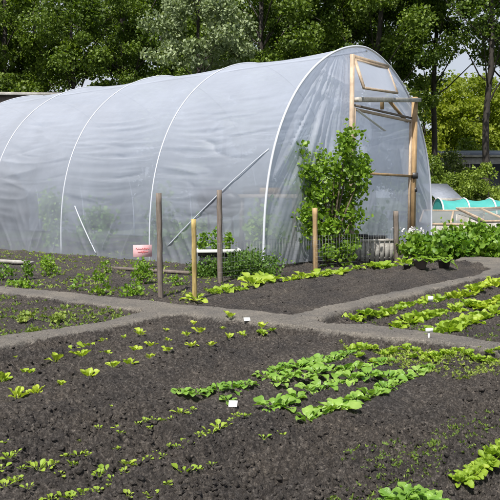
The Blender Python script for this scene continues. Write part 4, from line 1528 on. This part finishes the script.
tree_proto('m', 'oak2', h=3.2, cr=1.6, crown_z0=.2, nclump=50, nleaf=9000, lsize=.10, seed=7, tr=.06, clump_r=.42)

GTf = 'big trees in the near row behind the tunnel'
near = [(-60, 27, 'a', .95), (8, 27, 'b', 1.0), (74, 26, 'd', .8), (128, 28, 'c', 1.0), (262, 27, 'a', 1.0), (322, 29, 'd', .95), (341, 30, 'd', 1.0), (372, 27, 'c', .95), (432, 28.5, 'd', 1.0), (484, 25, 'd', 1.0), (503, 27, 'd', 1.05), (560, 26, 'd', 1.0)]
for k_, (px, Y_, kd, sc) in enumerate(near):
    put_tree('broadleaf_tree', kd, (px - 250) / FPX * Y_, Y_, k_ * 1.7 + .4, sc, f'{ORD[k_]} tall dark broadleaf tree from the left in the near row', 'tree', GTf)
far = [(-90, 36, 'b', 1.05), (-25, 37, 'c', 1.1), (40, 36, 'd', 1.1), (165, 36, 'a', 1.1), (225, 38, 'd', 1.0), (290, 37, 'b', 1.1), (345, 40, 'd', 1.1), (540, 58, 'd', 1.0)]
for k_, (px, Y_, kd, sc) in enumerate(far):
    put_tree('broadleaf_tree', kd, (px - 250) / FPX * Y_, Y_, k_ * 2.3 + 1.1, sc, f'{ORD[k_]} broadleaf tree from the left in the far row', 'tree', 'big trees in the far row')
put_tree('silver_tree', 's', (203 - 250) / FPX * 21.5, 21.5, .6, 1.0, 'silvery pale-leaved tree standing behind the middle of the tunnel')
for k_, (px, Y_, sc) in enumerate([(424, 43, 1.3), (455, 45, 1.4), (488, 43, 1.35), (520, 45, 1.4)]):
    put_tree('lime_bush', 'l', (px - 250) / FPX * Y_, Y_, k_ * 1.9, sc, f'{ORD[k_]} sunlit yellow-green bushy tree from the tunnel, behind the dark trunks', 'tree', 'yellow-green bushy trees on the right')
hd = [(432, 24, 'm', .75), (450, 25.5, 'h', .62), (474, 26, 'm', .55), (500, 25, 'h', .6), (452, 21, 'm', .52), (470, 21, 'h', .50), (488, 20.5, 'm', .62), (508, 21, 'h', .6), (432, 28, 'h', 1.2), (462, 34, 'm', 1.2), (508, 34, 'h', 1.35)]
for k_, (px, Y_, kd, sc) in enumerate(hd):
    put_tree('garden_shrub', kd, (px - 250) / FPX * Y_, Y_, k_ * 1.3, sc,
             f'{ORD[k_ % 4]} green shrub from the left in the {["middle", "front", "back"][0 if k_ < 4 else 1 if k_ < 8 else 2]} row beyond the netting', 'shrub', 'shrubs beyond the teal netting')
# low undergrowth behind the tunnel
for k_, px in enumerate([-60, 0, 60, 120, 180, 240, 300, 360]):
    Y_ = 25 + (k_ % 3)
    put_tree('garden_shrub', 'm' if k_ % 2 else 'h', (px - 250) / FPX * Y_, Y_ + 6, k_ * 1.1, 1.3, f'{ORD[k_]} dark shrub from the left under the trees behind the tunnel', 'shrub', 'dark shrubs under the trees')
